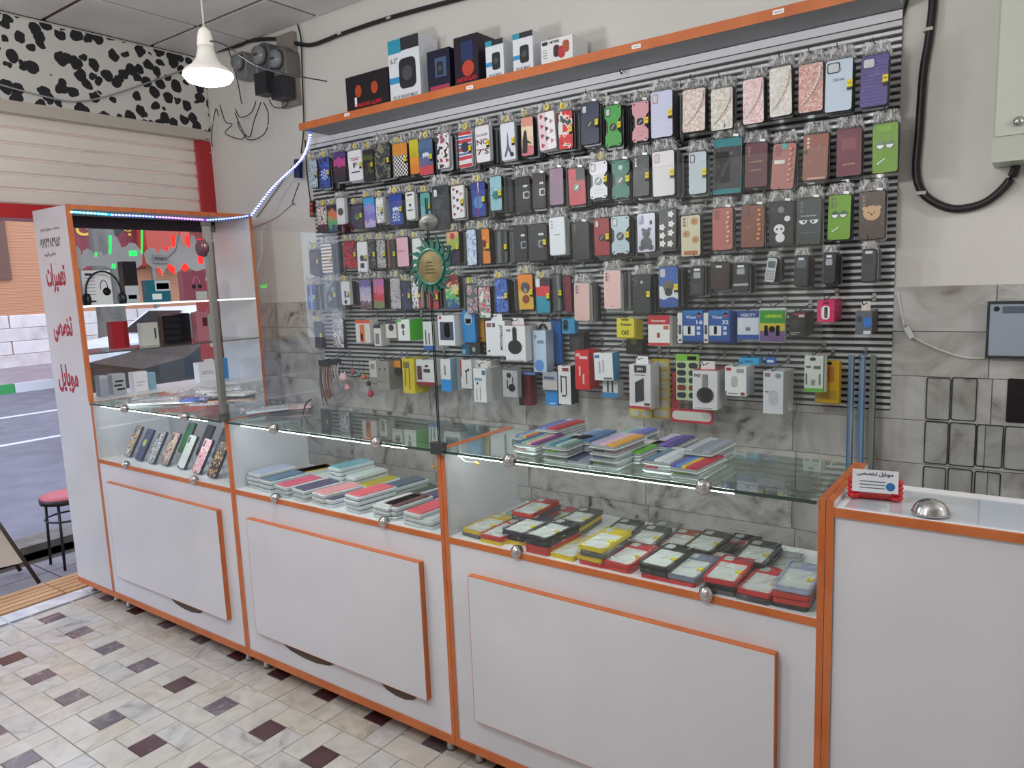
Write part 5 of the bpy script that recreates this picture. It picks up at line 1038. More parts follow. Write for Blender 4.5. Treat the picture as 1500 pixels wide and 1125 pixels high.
R4 = [
 (457.5, 417, 454, 13, M('24459c', .4), 'blue case with round emblem, first in the fourth row', ('disc:7aa8dc:.3:-.05', 'block:c6d6ee:-.04,.04,-.5,.5'), 'tl', 1.04),
 (486, 412, 452, 15, NZ(['2a3236', '4a5a5c', '8aa09a'], 25, 1), 'dark green-grey mottled case, fourth row', (), 'tl', 1.03),
 (507, 412, 447, 12, M('e3e6ec', .4), 'narrow white case with blue lettering, fourth row', ('block:3a5fae:-.1,.1,-.2,.1', 'disc:2c2c30:.16:-.36'), 'tlws', 1.02),
 (536.5, 409, 453, 17, GRD(['6a4f5e', 'c9b8d0', 'b0a6d0', '6a5fa0'], 60, .5), 'violet sparkle case, fourth row', (), '', 1.02),
 (556, 408, 452, 16, GRD(['7f8a5c', 'c8344a', 'd8648a', 'b86aa8'], 60, .5), 'pink and red glitter case, fourth row', (), '', 1.02),
 (580.5, 407, 453, 15, NZ(['a8a3aa', 'd6d3d8', '77727c', 'c4c0c8'], 30, 3), 'grey marble case, fourth row', (), 't', 1.02),
 (596, 412, 454, 14, NZ(['2a3050', '3a4470', '23283c'], 24), 'dark slate blue case, fourth row', (), 'tl', 1.02),
 (611, 412, 452, 14, NZ(['e6e4e6', 'e6e4e6', '2f2f34'], 50, 2), 'white case with black scribble under the sun medallion', ('block:b0405a:.2,.5,-.5,.2',), 'lws', 1.02),
 (636, 418, 453, 15, M('c2394a', .4), 'raspberry red case under the sun medallion', ('block:8a2030:-.3,.3,-.2,-.1',), 'l', 1.02),
 (663.5, 404, 452, 20, GRD(['2a4f8c', '5faf6a', 'd9c9a0', '8a2a34'], 60, 1.0), 'rainbow paint splash case, fourth row', (), 'tl', 1.01),
 (693, 416, 460, 16, VO(['b07a80', 'c8b8b8', '5c6670'], 40, 1), 'dusty floral case, fourth row', (), 't', 1.01),
 (711, 420, 466, 18, VO(['c23a5c', 'e8a8b4', '2c8068', 'e9e0dd'], 40, 1), 'pink and green rose print case, fourth row', (), '', 1.0),
 (735.5, 408, 458, 18, NZ(['2447a8', '5d8ad8', '1b2f7a'], 30, 2), 'cobalt floral case lettered love', ('text:love:dfe6f2:-.05:.7:.1',), 'tl', 1.0),
 (771, 401, 454, 22, GRD(['dcae3c', 'e0b44a', 'e58a2a', 'e58a2a']), 'orange case with grey cat shapes', ('disc:4a4a50:.3:.12', 'disc:8f3a2a:.24:-.2', 'disc:dcd9d4:.12:.04'), 'tl', 1.0),
 (796.5, 408, 459, 21, GRD(['1d93ad', '1d93ad', 'd63a44', '3a1d36'], 8, .25), 'geometric purple, red and turquoise case', ('block:e3e3ea:-.5,-.2,.26,.5',), 'tl', .99),
 (817, 402, 456, 14, GX(['5a5c60', '8a8c90', '3c3e44']), 'bundle of clear case edges, fourth row', (), 'l', 1.03),
 (833, 404, 458, 10, M('7d2438', .4), 'narrow burgundy case, fourth row', ('lens:4f1222',), '', 1.01),
 (853, 415, 470, 22, M('e3bcb8', .35), 'pale pink case with camera cluster, left one', ('cams:d2a6a4', 'disc:b58a8a:.04:-.42'), 'ws', .97),
 (897.5, 396, 453, 25, M('ebc2c0', .35), 'pale pink case with camera cluster, right one', ('cams:d8aaa9', 'disc:b58a8a:.04:-.42'), 'ws', .97),
 (941, 402, 459, 26, M('24332f', .4), 'dark forest green case with a tear-shaped opening', ('cams:1c2825', 'disc:b9c2c0:.08:.3'), 'l', .98),
 (980, 390, 451, 28, GRD(['3558a8', 'dfe4ee', '3d68b8', '3a66b4'], 20, .3), 'blue cartoon cat case with white camera frame', ('cam:cfd6e2', 'disc:6a6a5a:.28:.02', 'disc:3c3c40:.2:-.12'), 'l', .98),
 (1022, 390, 434, 20, M('1f2126', .35), 'black button-phone case, first in the fourth row right half', ('whitelabel', 'block:3a3c42:-.35,.35,-.4,-.1'), '', .99),
 (1055.5, 384, 424, 28, VO(['3a2a28', '241c1c', '3f2e2a'], 90), 'dark brown textured case, fourth row', ('block:dfe0e2:-.2,.1,.3,.38',), '', 1.0),
 (1086, 385, 427, 22, M('2f3336', .3), 'black transparent button-phone cover with silver bar', ('whitelabel', 'block:a9acac:-.5,.5,-.3,-.22'), '', 1.0),
 (1130, 377, 414, 15, M('c9cbd0', .35), 'silver button phone with grey screen and keys', ('keys:8d9096',), '', 1.0, .12),
 (1174, 374, 419, 20, M('202227', .35), 'black rounded button-phone cover, fourth row', ('whitelabel', 'keys:33363c'), '', 1.0, .04),
 (1215, 370, 416, 19, M('2b2f2f', .4), 'dark charcoal button-phone cover, fourth row', ('whitelabel',), '', 1.01, .03),
 (1273, 365, 413, 21, M('4a4c4e', .4), 'grey button-phone cover at the right end of the fourth row', ('block:dcdde0:-.25,.25,.36,.44', 'block:3f4143:-.3,.3,.05,.3'), '', 1.02),
]
for row, back in ((R1, 7), (R2, 7), (R3, 6), (R4, 7)):
    for r in row:
        u, v0, v1, w_, m, lab, kind, st, y = r[:9]; tilt = r[9] if len(r) > 9 else 0
        small = row is R4 and u > 1010
        hang(u, v0, v1, w_, m, lab, kind, st.replace('A', ''), y=y, back=back if u < 1010 else (6 if small else 2), armor='A' in st, tilt=tilt, t=.011 if not small else .016)
hooks_free = 0
# merged remainder of the stacks (past the three hundred individual cases)
g = G()
for x, y, z, w_, h_, k in ALLBACK: g.prism(rrect(w_, h_, .006, 2), -.0045, .0045, k, mat=Matrix.Translation((x, y, z)))
O('phone_cases', g.mesh('phone_cases', [M(c, .35) for c in ('34363c', '6b6e75', '94989c', 'b2b4b6', '2a2c30')]), None, label='dark edges of the many cases stacked deep behind the front ones', cat='phone cases', kind='stuff')
q = None

# ================================================================== ACCESSORIES ON THE LOWER ROWS
def pack(u0, u1, v0, v1, y, dep, m, label, parts=(), cat='box', name='accessory_box', rot=0, tab=None, side=None, txt=(), hk=True, rnd=0, n=1, step=.03, tilt=0):
    um = (u0 + u1) / 2; vm = (v0 + v1) / 2; x0 = at(u0, vm, 1, y)[0]; x1 = at(u1, vm, 1, y)[0]; zt = at(um, v0, 1, y)[2]; zb = at(um, v1, 1, y)[2]
    w = x1 - x0; h = zt - zb; cx = (x0 + x1) / 2
    if isinstance(m, str): m = M(m, .4)
    dep = min(dep, 1.13 - y)
    if rnd: me = G().prism(rrect(w, h, rnd, 4, 0, -h / 2), 0, dep, bev=min(.002, dep / 3)).mesh(name, m)
    else: me = G().box((-w / 2, 0, -h), (w / 2, dep, 0)).mesh(name, [m]); 
    o = O(name, me, None, (cx, y, zt), (0, tilt, rot), label=label, cat=cat, group='boxes and blister packs on the slat wall')
    if side: B('side_print', (w / 2, .001, -h), (w / 2 + .0006, dep, 0), M(side, .4), o)
    for p in parts:
        a, b, c, d, col = p[:5]; kd = p[5] if len(p) > 5 else 'r'; nm = p[6] if len(p) > 6 else 'print_block'
        W_ = w * (b - a); H_ = h * (d - c); X = w * ((a + b) / 2 - .5); Z = -h * (1 - (c + d) / 2)
        mm = M(col, .35)
        pts = rrect(W_, H_, .001 if kd == 'r' else min(W_, H_) * .45, 2 if kd == 'r' else 6, X, Z) if kd in 'ro' else [(X + W_ / 2 * math.cos(q_), Z + H_ / 2 * math.sin(q_)) for q_ in [2 * PI * i / 16 for i in range(16)]]
        O(nm, G().prism(pts, -.0014, -.0001).mesh(nm, mm), o)
    for (s, fx, fz, fw, fh, col) in txt: text(s, .02, M(col, .4), o, ((fx - .5) * w, -.0018, -h * (1 - fz)), w=w * fw, h=h * fh, ext=.0004)
    if tab: O('hang_tab', G().prism([(-w * .3, 0), (w * .3, 0), (w * .26, .03), (-w * .26, .03)], dep * .3, dep * .3 + .001).mesh('hang_tab', M(tab, .4)), o)
    if hk: hook(cx, zt + (.022 if tab else .004), min(y + .004, 1.09), 'hook of the ' + label)
    for k in range(1, n):
        yy = y + dep + .002 + (k - 1) * (dep + .002)
        if yy + dep > 1.13: break
        O(name, me, None, (cx + .002 * k, yy, zt - .002 * k), label='another box behind the ' + label, cat=cat, group='stock behind the ' + label)
    return o, w, h
WH = 'dfe1e5'
# fifth row
hang(467.5, 471, 510, 11, NZ(['20202c', '2a2c3c', '15151c'], 25), 'dark narrow case, first in the accessory row', (), 'tl', y=1.05)
hang(496.5, 466, 510, 15, VO(['9a4a66', 'e6e6ea', '2a2c30', 'e0e2e6'], 55, 1), 'black case printed with white flowers, accessory row', (), '', y=1.04)
pack(521, 542, 469, 502, 1.03, .06, 'd8d4d2', 'white and orange cable box in the accessory row', ((.3, .62, .02, .8, 'd8743a'), (.35, .5, .1, .4, '5a3a2a'), (0, 1, .86, 1, 'd8592c')), n=2)
pack(548, 558, 476, 507, 1.03, .06, 'd5d5d3', 'narrow white box beside the orange cable box', ((.2, .7, .1, .6, '77787a'), (0, 1, .85, 1, '22242a')), n=2)
pack(565, 580, 470, 495, 1.03, .07, 'd5d2cc', 'white box with a black round charger picture', ((.3, .8, .4, .8, '26282c', 'c'), (0, 1, .82, 1, '3a3a3c')), n=2)
pack(583, 600, 468, 499, 1.0, .1, 'e3e6e4', 'white and bright green box with a round picture', ((.3, .6, .55, .8, '45474a', 'c'), (.4, .52, .25, .5, '26282c'), (0, .3, .88, 1, '4db83c')), side='4fc234')
pack(620, 636, 471, 513, 1.02, .05, 'd9dbdc', 'tall white cable box with blue foot', ((0, 1, 0, .16, '2a5aa8'), (.2, .28, .2, .7, '22242a'), (.5, .58, .2, .6, '22242a')), n=2)
pack(642, 666, 462, 506, .99, .13, 'e0e2e6', 'white box with a dark blue oval and white mouse shape', ((.12, .92, .18, .78, '2c3858'), (.38, .72, .26, .76, 'c6ced8', 'o'), (.08, .22, .88, .97, 'b02a34')))
pack(677, 696, 455, 502, 1.03, .02, '1f7fc0', 'bright blue blister pack with silver oval', ((.2, .8, .55, .95, '9ab4c8', 'o'), (.3, .7, .6, .75, 'dfe6ea')), rnd=.008, cat='blister pack', name='blister_pack')
pack(699, 709, 466, 501, 1.08, .02, 'd69a35', 'small orange card behind the blue blister pack', ((.2, .8, .1, .2, 'b04a20'),), rnd=.003, cat='card', name='product_card')
pack(676, 688, 502, 520, 1.06, .03, '1a5f86', 'dark teal packet under the blue blister pack', ((.1, .5, .1, .5, '7fb8c8'),), hk=False)
pack(687, 703, 501, 519, 1.04, .03, '1b1c20', 'small black earbud box under the blue blister pack', ((.3, .6, .2, .6, '9aa0a6', 'c'),), hk=False)
pack(712, 740, 470, 521, .99, .05, 'e2e3e8', 'white earphone box with tall letters running up its side', ((.06, .3, .82, .94, '8f5660'), (.36, .5, .82, .94, '4a4c55'), (.1, .2, .1, .16, '2a2c33', 'c')), tab=WH)
jb = [o for o in COL.objects if 'letters running up' in o.get('label', '') and o.name.startswith('accessory_box')][0]
d = jb.data; jw = max(v.co.x for v in d.vertices) * 2; jh = -min(v.co.z for v in d.vertices)
text('JOYROOM', .02, M('3c3e48', .4), jb, (jw * .3, -.0018, -jh * .48), (PI / 2, PI / 2, 0), w=jh * .72, h=.018, ext=.0004)
def cans(o, w, h, col, x=0, z=0, s=1.0):
    m = M(col, .3)
    O('printed_band', G().prism(rrect(w * .2 * s, h * .45, .002, 2, x, z + h * .2), -.0025, -.0003).mesh('printed_band', m), o)
    O('printed_cup', G().prism([(x + w * .34 * s * math.cos(q), z - h * .1 + h * .2 * math.sin(q)) for q in [2 * PI * i / 22 for i in range(22)]], -.0035, -.0003).mesh('printed_cup', m), o)
    return o
o, w, h = pack(741, 769, 477, 529, .955, .1, 'e4e4e8', 'white box with black headphones and red top in the fifth row', ((.05, .9, .02, .035, '8a8c92'), (.4, .55, .9, .97, '5d6068')), txt=(('P47', .18, .86, .22, .07, '3a3c44'),), tab=WH, rot=.06)
cans(o, w, h, '1c1c20', -w * .02, -h * .5); B('top_face', (-w / 2, 0, 0), (w / 2, .1, .0006), M('b02c36', .4), o)
pack(781, 800, 484, 545, 1.01, .06, 'b9cde4', 'tall pale blue box behind the headphone box', ((.1, .8, .02, .3, '5f8fd8', 'c'), (.1, .3, .8, .9, '8a9ab0', 'c')), txt=(('HYPER', .6, .72, .5, .08, '7d8ea6'),))
o, w, h = pack(786, 808, 472, 534, 1.07, .02, 'c4c5c8', 'clear blister with black over-ear headphones', (), rnd=.006, cat='blister pack', name='blister_pack')
O('headphone_arc', G().tube([(w * .34 * math.cos(a), -.006, -h * .45 + h * .4 * math.sin(a)) for a in [PI * i / 10 for i in range(-3, 12)]], .006).mesh('headband', BLACK), o)
pack(803, 822, 469, 533, 1.09, .02, '1d62b0', 'wide blue backing card right of the headphones', ((.1, .5, .2, .3, '4a8ad0'),), rnd=.004, cat='card', name='product_card')
pack(758, 784, 545, 549, 1.03, .05, '5a78c0', 'flat periwinkle box edge under the headphone box', ((.2, .8, .2, .6, '8098d8'),), hk=False)
pack(823, 842, 466, 489, 1.0, .03, '2a86b8', 'small blue and black game pad packet', ((.1, .5, .2, .9, '1c2a30', 'o'), (.2, .38, .3, .6, 'dfe6ea', 'c')), rnd=.004, cat='packet', name='accessory_packet')
pack(834, 855, 487, 514, 1.04, .05, '1d1f22', 'black speaker packet below the blue one', ((.15, .8, .1, .8, '34383c', 'c'),), hk=False)
pack(903, 929, 466, 495, .99, .008, 'd6c92c', 'yellow card with black lettering', ((.3, .7, .88, .95, '2a2a20'),), txt=(('CAT', .5, .26, .42, .22, '2c2818'), ('Fresho', .55, .68, .6, .13, '2f4a2a')), rnd=.004, cat='card', name='product_card', n=6)
pack(917, 940, 496, 519, 1.06, .05, '1f2114', 'dark packet hanging under the yellow lettered card', ((.3, .7, .6, 1, '6a7a1e', 'c'),), hk=False)
pack(949, 981, 462, 506, .99, .008, 'e2e2de', 'red and white memory card pack', ((0, 1, .7, 1, 'b82832'), (0, 1, 0, .09, 'c8323a'), (.42, .56, .26, .42, '9a4a3c'), (.72, .95, .54, .66, 'c85a3a')), txt=(('Reeways', .5, .82, .62, .1, 'e8d8d8'),), rnd=.003, cat='card pack', name='memory_card_pack', n=5)
for (a, b, n_, lab) in ((1000, 1030, '16', 'dark blue card pack marked 16'), (1038, 1069, '32', 'blue card pack marked 32, left of the blue and white one')):
    pack(a, b, 454, 502, .99, .01, '1d4f9c', lab, ((.02, .98, .86, .99, '1a6fb4'), (.04, .6, .22, .52, 'd5dae2'), (.26, .4, .26, .5, '4a525c'), (.7, .86, .4, .5, 'c9d4e6'), (.7, .86, .24, .34, 'c9d4e6'), (0, 1, 0, .05, '222a50'), (.7, .9, .78, .92, 'b8485a', 'c')), txt=((n_, .8, .62, .3, .12, 'dfe8f4'), ('Vicco', .42, .78, .5, .1, 'c9dcf2')), rnd=.003, cat='card pack', name='memory_card_pack', n=5)
    pack(a - 7.5, a - .5, 458, 503, .993, .004, 'd5d6d8', 'white strip along the ' + lab, ((.2, .8, .08, .14, '3a3c40'), (.25, .75, .3, .6, '3a3c40')), rnd=.002, cat='strip', name='price_strip', hk=False)
pack(1080, 1112, 455, 497, 1.0, .01, 'cfd5e2', 'blue and white memory card pack', ((0, 1, .76, 1, '27418c'), (0, 1, 0, .16, '2450a4'), (.4, .6, .3, .42, '6d737c')), txt=(('VERITY', .5, .84, .7, .1, 'c9d4ea'),), rnd=.003, cat='card pack', name='memory_card_pack', n=5)
pack(1112, 1151, 451, 502, .98, .014, 'b9bcc0', 'green, yellow and purple battery blister', ((.03, .97, .56, .93, '2f8a2e'), (.03, .97, .34, .56, 'c9b52c'), (.03, .97, .03, .34, '6b4f86'), (.2, .34, .2, .5, '9a9ca0'), (.64, .78, .2, .5, '9a9ca0'), (.36, .62, .3, .48, 'e4e4e4', 'c')), txt=(('GENERAL', .55, .76, .66, .09, 'c9e02a'),), rnd=.004, cat='blister pack', name='battery_pack')
pack(1156, 1179, 458, 494, .96, .15, '1c1d21', 'deep black box with fine white print', ((.1, .5, .1, .13, 'b8b8b8'), (.1, .7, .17, .2, 'b8b8b8'), (.3, 1, .9, .97, 'b02a3a'), (.6, .95, .82, .92, 'c9ccd0'), (.1, .6, .35, .7, '33353b')), rot=.05)
pack(1197, 1222, 440, 472, .97, .14, 'cc2a62', 'bright pink lanyard box with black oval', ((.25, .75, .12, .75, 'e6dfe2', 'o'), (.42, .62, .18, .7, '3a2c30', 'o'), (.35, .7, .85, .93, '7a1238')), rot=.05, side='b02455')
pack(1253, 1277, 456, 490, .96, .15, '5d6670', 'grey and blue box with deep brown side and white flap', ((.5, 1, .3, .75, '3a74c4', 'o'), (.5, .95, .02, .16, 'd0d3d6'), (.1, .4, .55, .8, '3c434c', 'c')), side='2c2522', tab='d9d3c4', rot=.05)
# sixth row
def strap_bundle(u, v0, v1, y, cols, label, n=12, spread=.06):
    p = at(u, v0, 1, y); L = p[2] - at(u, v1, 1, y)[2]; o = O('strap_bundle', G().box((-spread / 2, -.01, -.03), (spread / 2, .02, 0)).mesh('header', M('2a2826', .5)), None, p, label=label, cat='straps')
    for k in range(n):
        x = (k / (n - 1) - .5) * spread; l = L * random.uniform(.75, 1); c = cols[k % len(cols)]
        O('strap', G().tube(smooth_path([(x, 0, -.02), (x + random.uniform(-.006, .006), -.006 - .002 * (k % 4), -l * .5), (x + random.uniform(-.008, .008), 0, -l)]), .003, 5).mesh('strap', M(c, .6)), o)
    hook(p[0], p[2] + .004, y + .01, 'hook of the ' + label)
    return o
strap_bundle(476, 528, 594, 1.04, ['8a7260', '5a4a40', 'a8917c', '3a302c', '6a5a4a', 'c0603a'], 'bundle of brown phone straps at the left end of the bottom row', 13, .09)
strap_bundle(491, 526, 565, 1.03, ['c9c0b0', '2f2c2a', 'b0a494'], 'bundle of cream and black loops beside the brown straps', 7, .05)
def charm(u, v, y, r, cols, label):
    p = at(u, v, 1, y); o = O('phone_charm', G().lathe([(.002, -r), (r * .8, -r * .6), (r, 0), (r * .75, r * .6), (.002, r)], 12).mesh('charm_body', M(cols[0], .4)), None, p, label=label, cat='charm', group='phone charms on the bottom row')
    for s in (-1, 1): O('ear', G().lathe([(.001, -.006), (r * .3, 0), (.001, r * .6)], 8).mesh('ear', M(cols[1], .4)), o, (s * r * .5, 0, r * .8))
    O('cord', G().tube(smooth_path([(0, 0, r), (.003, 0, r + .03), (0, .01, r + .06)]), .0012).mesh('cord', DARK), o); return o
charm(503, 553, 1.02, .024, ('e6c8cc', 'efd6d8'), 'pale pink bunny charm'); charm(509, 568, 1.03, .018, ('d9a0a8', 'c87a88'), 'rose charm under the pink bunny')
charm(517, 545, 1.04, .016, ('a0485a', 'b05a68'), 'dark rose charm beside the bunny'); charm(526, 548, 1.05, .014, ('4a8a98', '5a9aa8'), 'small teal charm beside the dark rose one'); charm(533, 552, 1.02, .016, ('d2602a', '6aa83a'), 'orange and green charm')
charm(543, 577, 1.03, .018, ('b83a58', 'c84a68'), 'crimson star charm hanging lowest'); charm(540, 562, 1.05, .012, ('3a2a2c', '4a3a3c'), 'small dark charm above the crimson star')
pack(541, 552, 528, 553, 1.05, .05, 'cfcfcc', 'white flap box left of the tall grey box', ((.2, .7, .5, .8, '8a8c8e'),))
pack(552, 570, 529, 571, .99, .06, '8f8d88', 'tall silver grey box in the bottom row', ((.2, .32, .68, .76, '3a3a3c', 'c'), (.6, .72, .68, .76, '3a3a3c', 'c'), (0, .6, .28, .3, '5a5a58')), n=2)
pack(566, 587, 528, 548, 1.03, .05, '26272a', 'orange-topped black earphone box', ((0, 1, .5, 1, 'd98f2c'), (.4, .5, .2, .34, 'b0b2b4', 'c')))
pack(590, 607, 525, 576, .98, .05, 'cdbb22', 'tall yellow cable box', ((.1, .6, .72, .9, '6a6a3a'), (.2, .26, .2, .7, '4a441a'), (.55, .6, .1, .7, '4a441a')), n=2)
pack(610, 637, 527, 564, .99, .04, 'd6d8da', 'white earphone box with red foot', ((0, 1, 0, .12, '8f1a24'), (.05, .3, .2, .75, '5a2a34'), (.4, .75, .5, .64, '2c2e34'), (.48, .66, .7, .8, '2c2e34', 'c')), n=2)
pack(646, 660, 526, 573, .99, .05, 'd9dde0', 'white cable box with bright blue lower half', ((0, 1, 0, .37, '1f8fdc'), (.4, .5, .5, .8, '4a5a50')), side='8fb4cc', n=2)
pack(675, 691, 527, 569, 1.0, .05, 'd8d9db', 'white box with black earbuds and red flap', ((.4, .6, .55, .65, '222428', 'c'), (.6, .8, .6, .7, '222428', 'c'), (.5, .56, .15, .55, '3a3c40'), (0, .1, .4, 1, 'b0303a')), n=2)
pack(694, 712, 540, 589, .95, .12, 'dfe1e3', 'deep white box with fine cable drawings', ((.7, .95, .82, .95, '3a6a90'), (.2, .26, .05, .4, '8a8c90'), (.5, .56, .05, .45, '8a8c90'), (.1, .7, .64, .72, '7aa4c0'), (.25, .38, .52, .6, '3a3c42', 'c')), tab='d2cfc6')
pack(696, 719, 528, 541, 1.03, .07, 'dcdad6', 'cream hang flap box above the deep white box', ((.2, .6, .3, .5, '55575a'),))
pack(736, 758, 539, 582, .98, .03, 'b4b6ba', 'grey pouch with two black earbuds', ((.3, .6, .66, .84, '17181b', 'c'), (.4, .85, .2, .46, '17181b', 'c'), (.3, .36, .3, .6, '25272a'), (.66, .72, .4, .7, '25272a'), (0, 1, .92, 1, '6a6c70')), rnd=.003)
pack(760, 777, 550, 594, 1.04, .05, '7a1c26', 'dark red box behind the earbud pouch', ((0, .4, 0, 1, '23262a'),))
pack(795, 816, 545, 571, 1.0, .03, 'a9aabb', 'grey lilac box above the bright blue card', ((0, 1, 0, .5, 'c9c5c6'), (.1, .8, .6, .75, '5a6080')))
pack(800, 817, 572, 594, 1.02, .03, '1e8ad8', 'bright blue card under the grey lilac box', ((.3, .8, .1, .18, 'cfe4f4'),), hk=False)
pack(818, 836, 536, 592, .97, .06, 'dcdddf', 'tall white box with a black audio cable', ((.35, .85, .86, .95, '8a2a34'), (.2, .28, .3, .75, '1c1c20'), (.28, .6, .2, .24, '1c1c20'), (.6, .68, .24, .7, '1c1c20'), (.3, .7, .7, .73, '1c1c20')), side='17181b')
o, w, h = pack(842, 863, 513, 571, .96, .08, 'cc2029', 'bright red hanging box with white cables', ((.1, .4, .84, .92, 'd8b8b8'), (.35, .9, .78, .85, 'e0c8c8'), (.3, .4, .35, .6, 'e8c4c0'), (.55, .66, .15, .4, 'e8c4c0')), rnd=.006, n=1)
pack(870, 897, 517, 557, .955, .06, 'e2e4e8', 'white cable box with rounded card', ((.05, .3, .82, .92, '2c6aa8'), (.25, .33, .25, .7, 'b8a8c0'), (.45, .53, .3, .75, 'b8a8c0'), (.5, .95, .04, .1, '5a5c60')), side='3a8fc0', tilt=-.03)
pack(883, 905, 557, 582, 1.0, .05, 'd2d8dc', 'white box with two dark bars and blue foot', ((.3, .4, .3, 1, '1c1e22'), (.6, .7, .3, 1, '1c1e22'), (0, 1, 0, .28, '2a86c0')), hk=False)
o, w, h = pack(922, 953, 534, 599, .95, .08, 'd5d6dc', 'white power bank box with black slab picture', ((.25, .8, .82, .98, '26282e'), (0, 1, 0, .06, 'a82c3a'), (.7, .95, .08, .14, '6a3a44')), txt=(('J&D', .52, .9, .3, .07, 'd5d8dd'), ('Power Bank', .52, .77, .5, .03, '5a5c64')), tab='e6e6e8')
O('printed_slab', G().prism([(-w * .22, -h * .86), (w * .18, -h * .8), (w * .18, -h * .3), (-w * .22, -h * .4)], -.003, -.0002).mesh('printed_slab', M('34353c', .35)), o)
pack(955, 981, 526, 613, 1.06, .004, 'c9a62c', 'yellow sheet of small clear earbud pockets', [(.08 + .0, .92, .03 + .16 * k, .16 + .16 * k, 'b9b8a8', 'o') for k in range(6)] + [(0, .1, 0, 1, 'b8862a')], rnd=.004, cat='card', name='pocket_sheet')
pack(922, 955, 599, 612, 1.05, .004, 'c9b23a', 'yellow sheet end below the power bank box', ((.05, .48, .15, .85, 'b9b8a8', 'o'), (.52, .95, .15, .85, 'b9b8a8', 'o')), rnd=.003, cat='card', name='pocket_sheet', hk=False)
pack(990, 1024, 519, 587, 1.0, .006, 'b8c9a0', 'green card holding ten dark phone lenses', [(.06 + .5 * j, .44 + .5 * j, .06 + .16 * k, .18 + .16 * k, ('1d2a34', '7a2a34', '1f3a44', '14252a', '2a2c2a')[k], 'o', 'phone_lens') for j in range(2) for k in range(5)] + [(0, 1, .86, 1, '78b83c'), (.5, .9, .88, .96, 'c4dca8')], rnd=.006, cat='card', name='lens_card')
pack(982, 1044, 600, 620, 1.03, .008, 'b8263c', 'red-edged clear tray end hanging under the green card', ((.05, .97, .2, .85, 'c9ccc6', 'o'),), rnd=.008, cat='blister pack', name='blister_pack', hk=False)
pack(985, 993, 545, 605, 1.05, .006, 'b8263c', 'red scalloped strip left of the green lens card', ((.1, .9, .3, .5, 'a01c30', 'c'),), rnd=.003, cat='strip', name='price_strip', hk=False)
o, w, h = pack(1015, 1050, 543, 600, .93, .13, 'd5d6da', 'white box with grey headphones and red top, bottom row', ((.1, .8, .03, .045, '8a8c92'),), txt=(('P47', .2, .87, .28, .08, '4a4c54'),), tab=WH, rot=.06)
cans(o, w, h, '2c2e33', w * .02, -h * .52); cans(o, w, h, 'a9abb0', w * .02, -h * .52, .88).location.y += 0
for q in o.children:
    pass
B('top_face', (-w / 2, 0, 0), (w / 2, .13, .0006), M('b8404a', .4), o)
for k, q in enumerate([q for q in o.children if q.name.startswith('printed_')][-2:]): q.location.y = -.001
pack(1062, 1093, 537, 580, .95, .09, 'e2e3e5', 'white car charger box with grey funnel picture', ((.06, .3, .86, .96, 'b02a36'), (.55, .9, .8, .93, '9a9ca2'), (.3, .6, .3, .68, 'b4b8ba', 'o'), (.02, .07, .02, .16, '26282c'), (.75, .93, .03, .13, '7a2a34'), (.15, .6, .06, .1, '8a8c90')), side='c3c3cf')
pack(1082, 1112, 524, 534, 1.02, .05, '2aa0d0', 'turquoise hang header above the car charger box', ((.3, .7, .3, .6, '1a6a9a'),), rnd=.004, cat='card', name='product_card')
pack(1118, 1147, 544, 606, .95, .06, 'd3d8e0', 'tall white box with faint grey charger picture', ((.08, .35, .87, .96, '9a6a74'), (.6, .9, .84, .96, '8a8f98', 'c'), (.3, .75, .2, .55, 'bac0c8', 'o'), (.1, .3, .5, .53, '7a7f88')), side='a8a69f', n=2)
pack(1121, 1136, 523, 534, 1.05, .01, '2f62c0', 'small royal blue tag above the tall white box', ((.2, .8, .3, .6, 'dfe6f0'),), rnd=.002, cat='tag', name='price_tag_card')
pack(1178, 1206, 521, 574, .99, .01, 'd0d8d2', 'white and green hang card in the bottom row', ((0, 1, 0, .1, '5fb03c'), (.3, .6, .86, .95, '26332a', 'o'), (.1, .35, .66, .72, '5a6a60'), (.5, .85, .64, .72, '4a5a50'), (.38, .58, .18, .34, '8a928c'), (.08, .16, .2, .5, '6a746c'), (.78, .86, .2, .5, '6a746c')), side='4f9a3a', rnd=.004, cat='card', name='product_card', n=3)
pack(1194, 1229, 528, 591, 1.05, .012, 'c9a01e', 'yellow and orange hang card behind the green one', ((.3, .8, .5, .86, 'b8702a'), (.1, .9, .1, .3, 'a88a2a'), (.3, .7, .9, .97, '2a2418', 'o')), rnd=.004, cat='card', name='product_card', n=2)
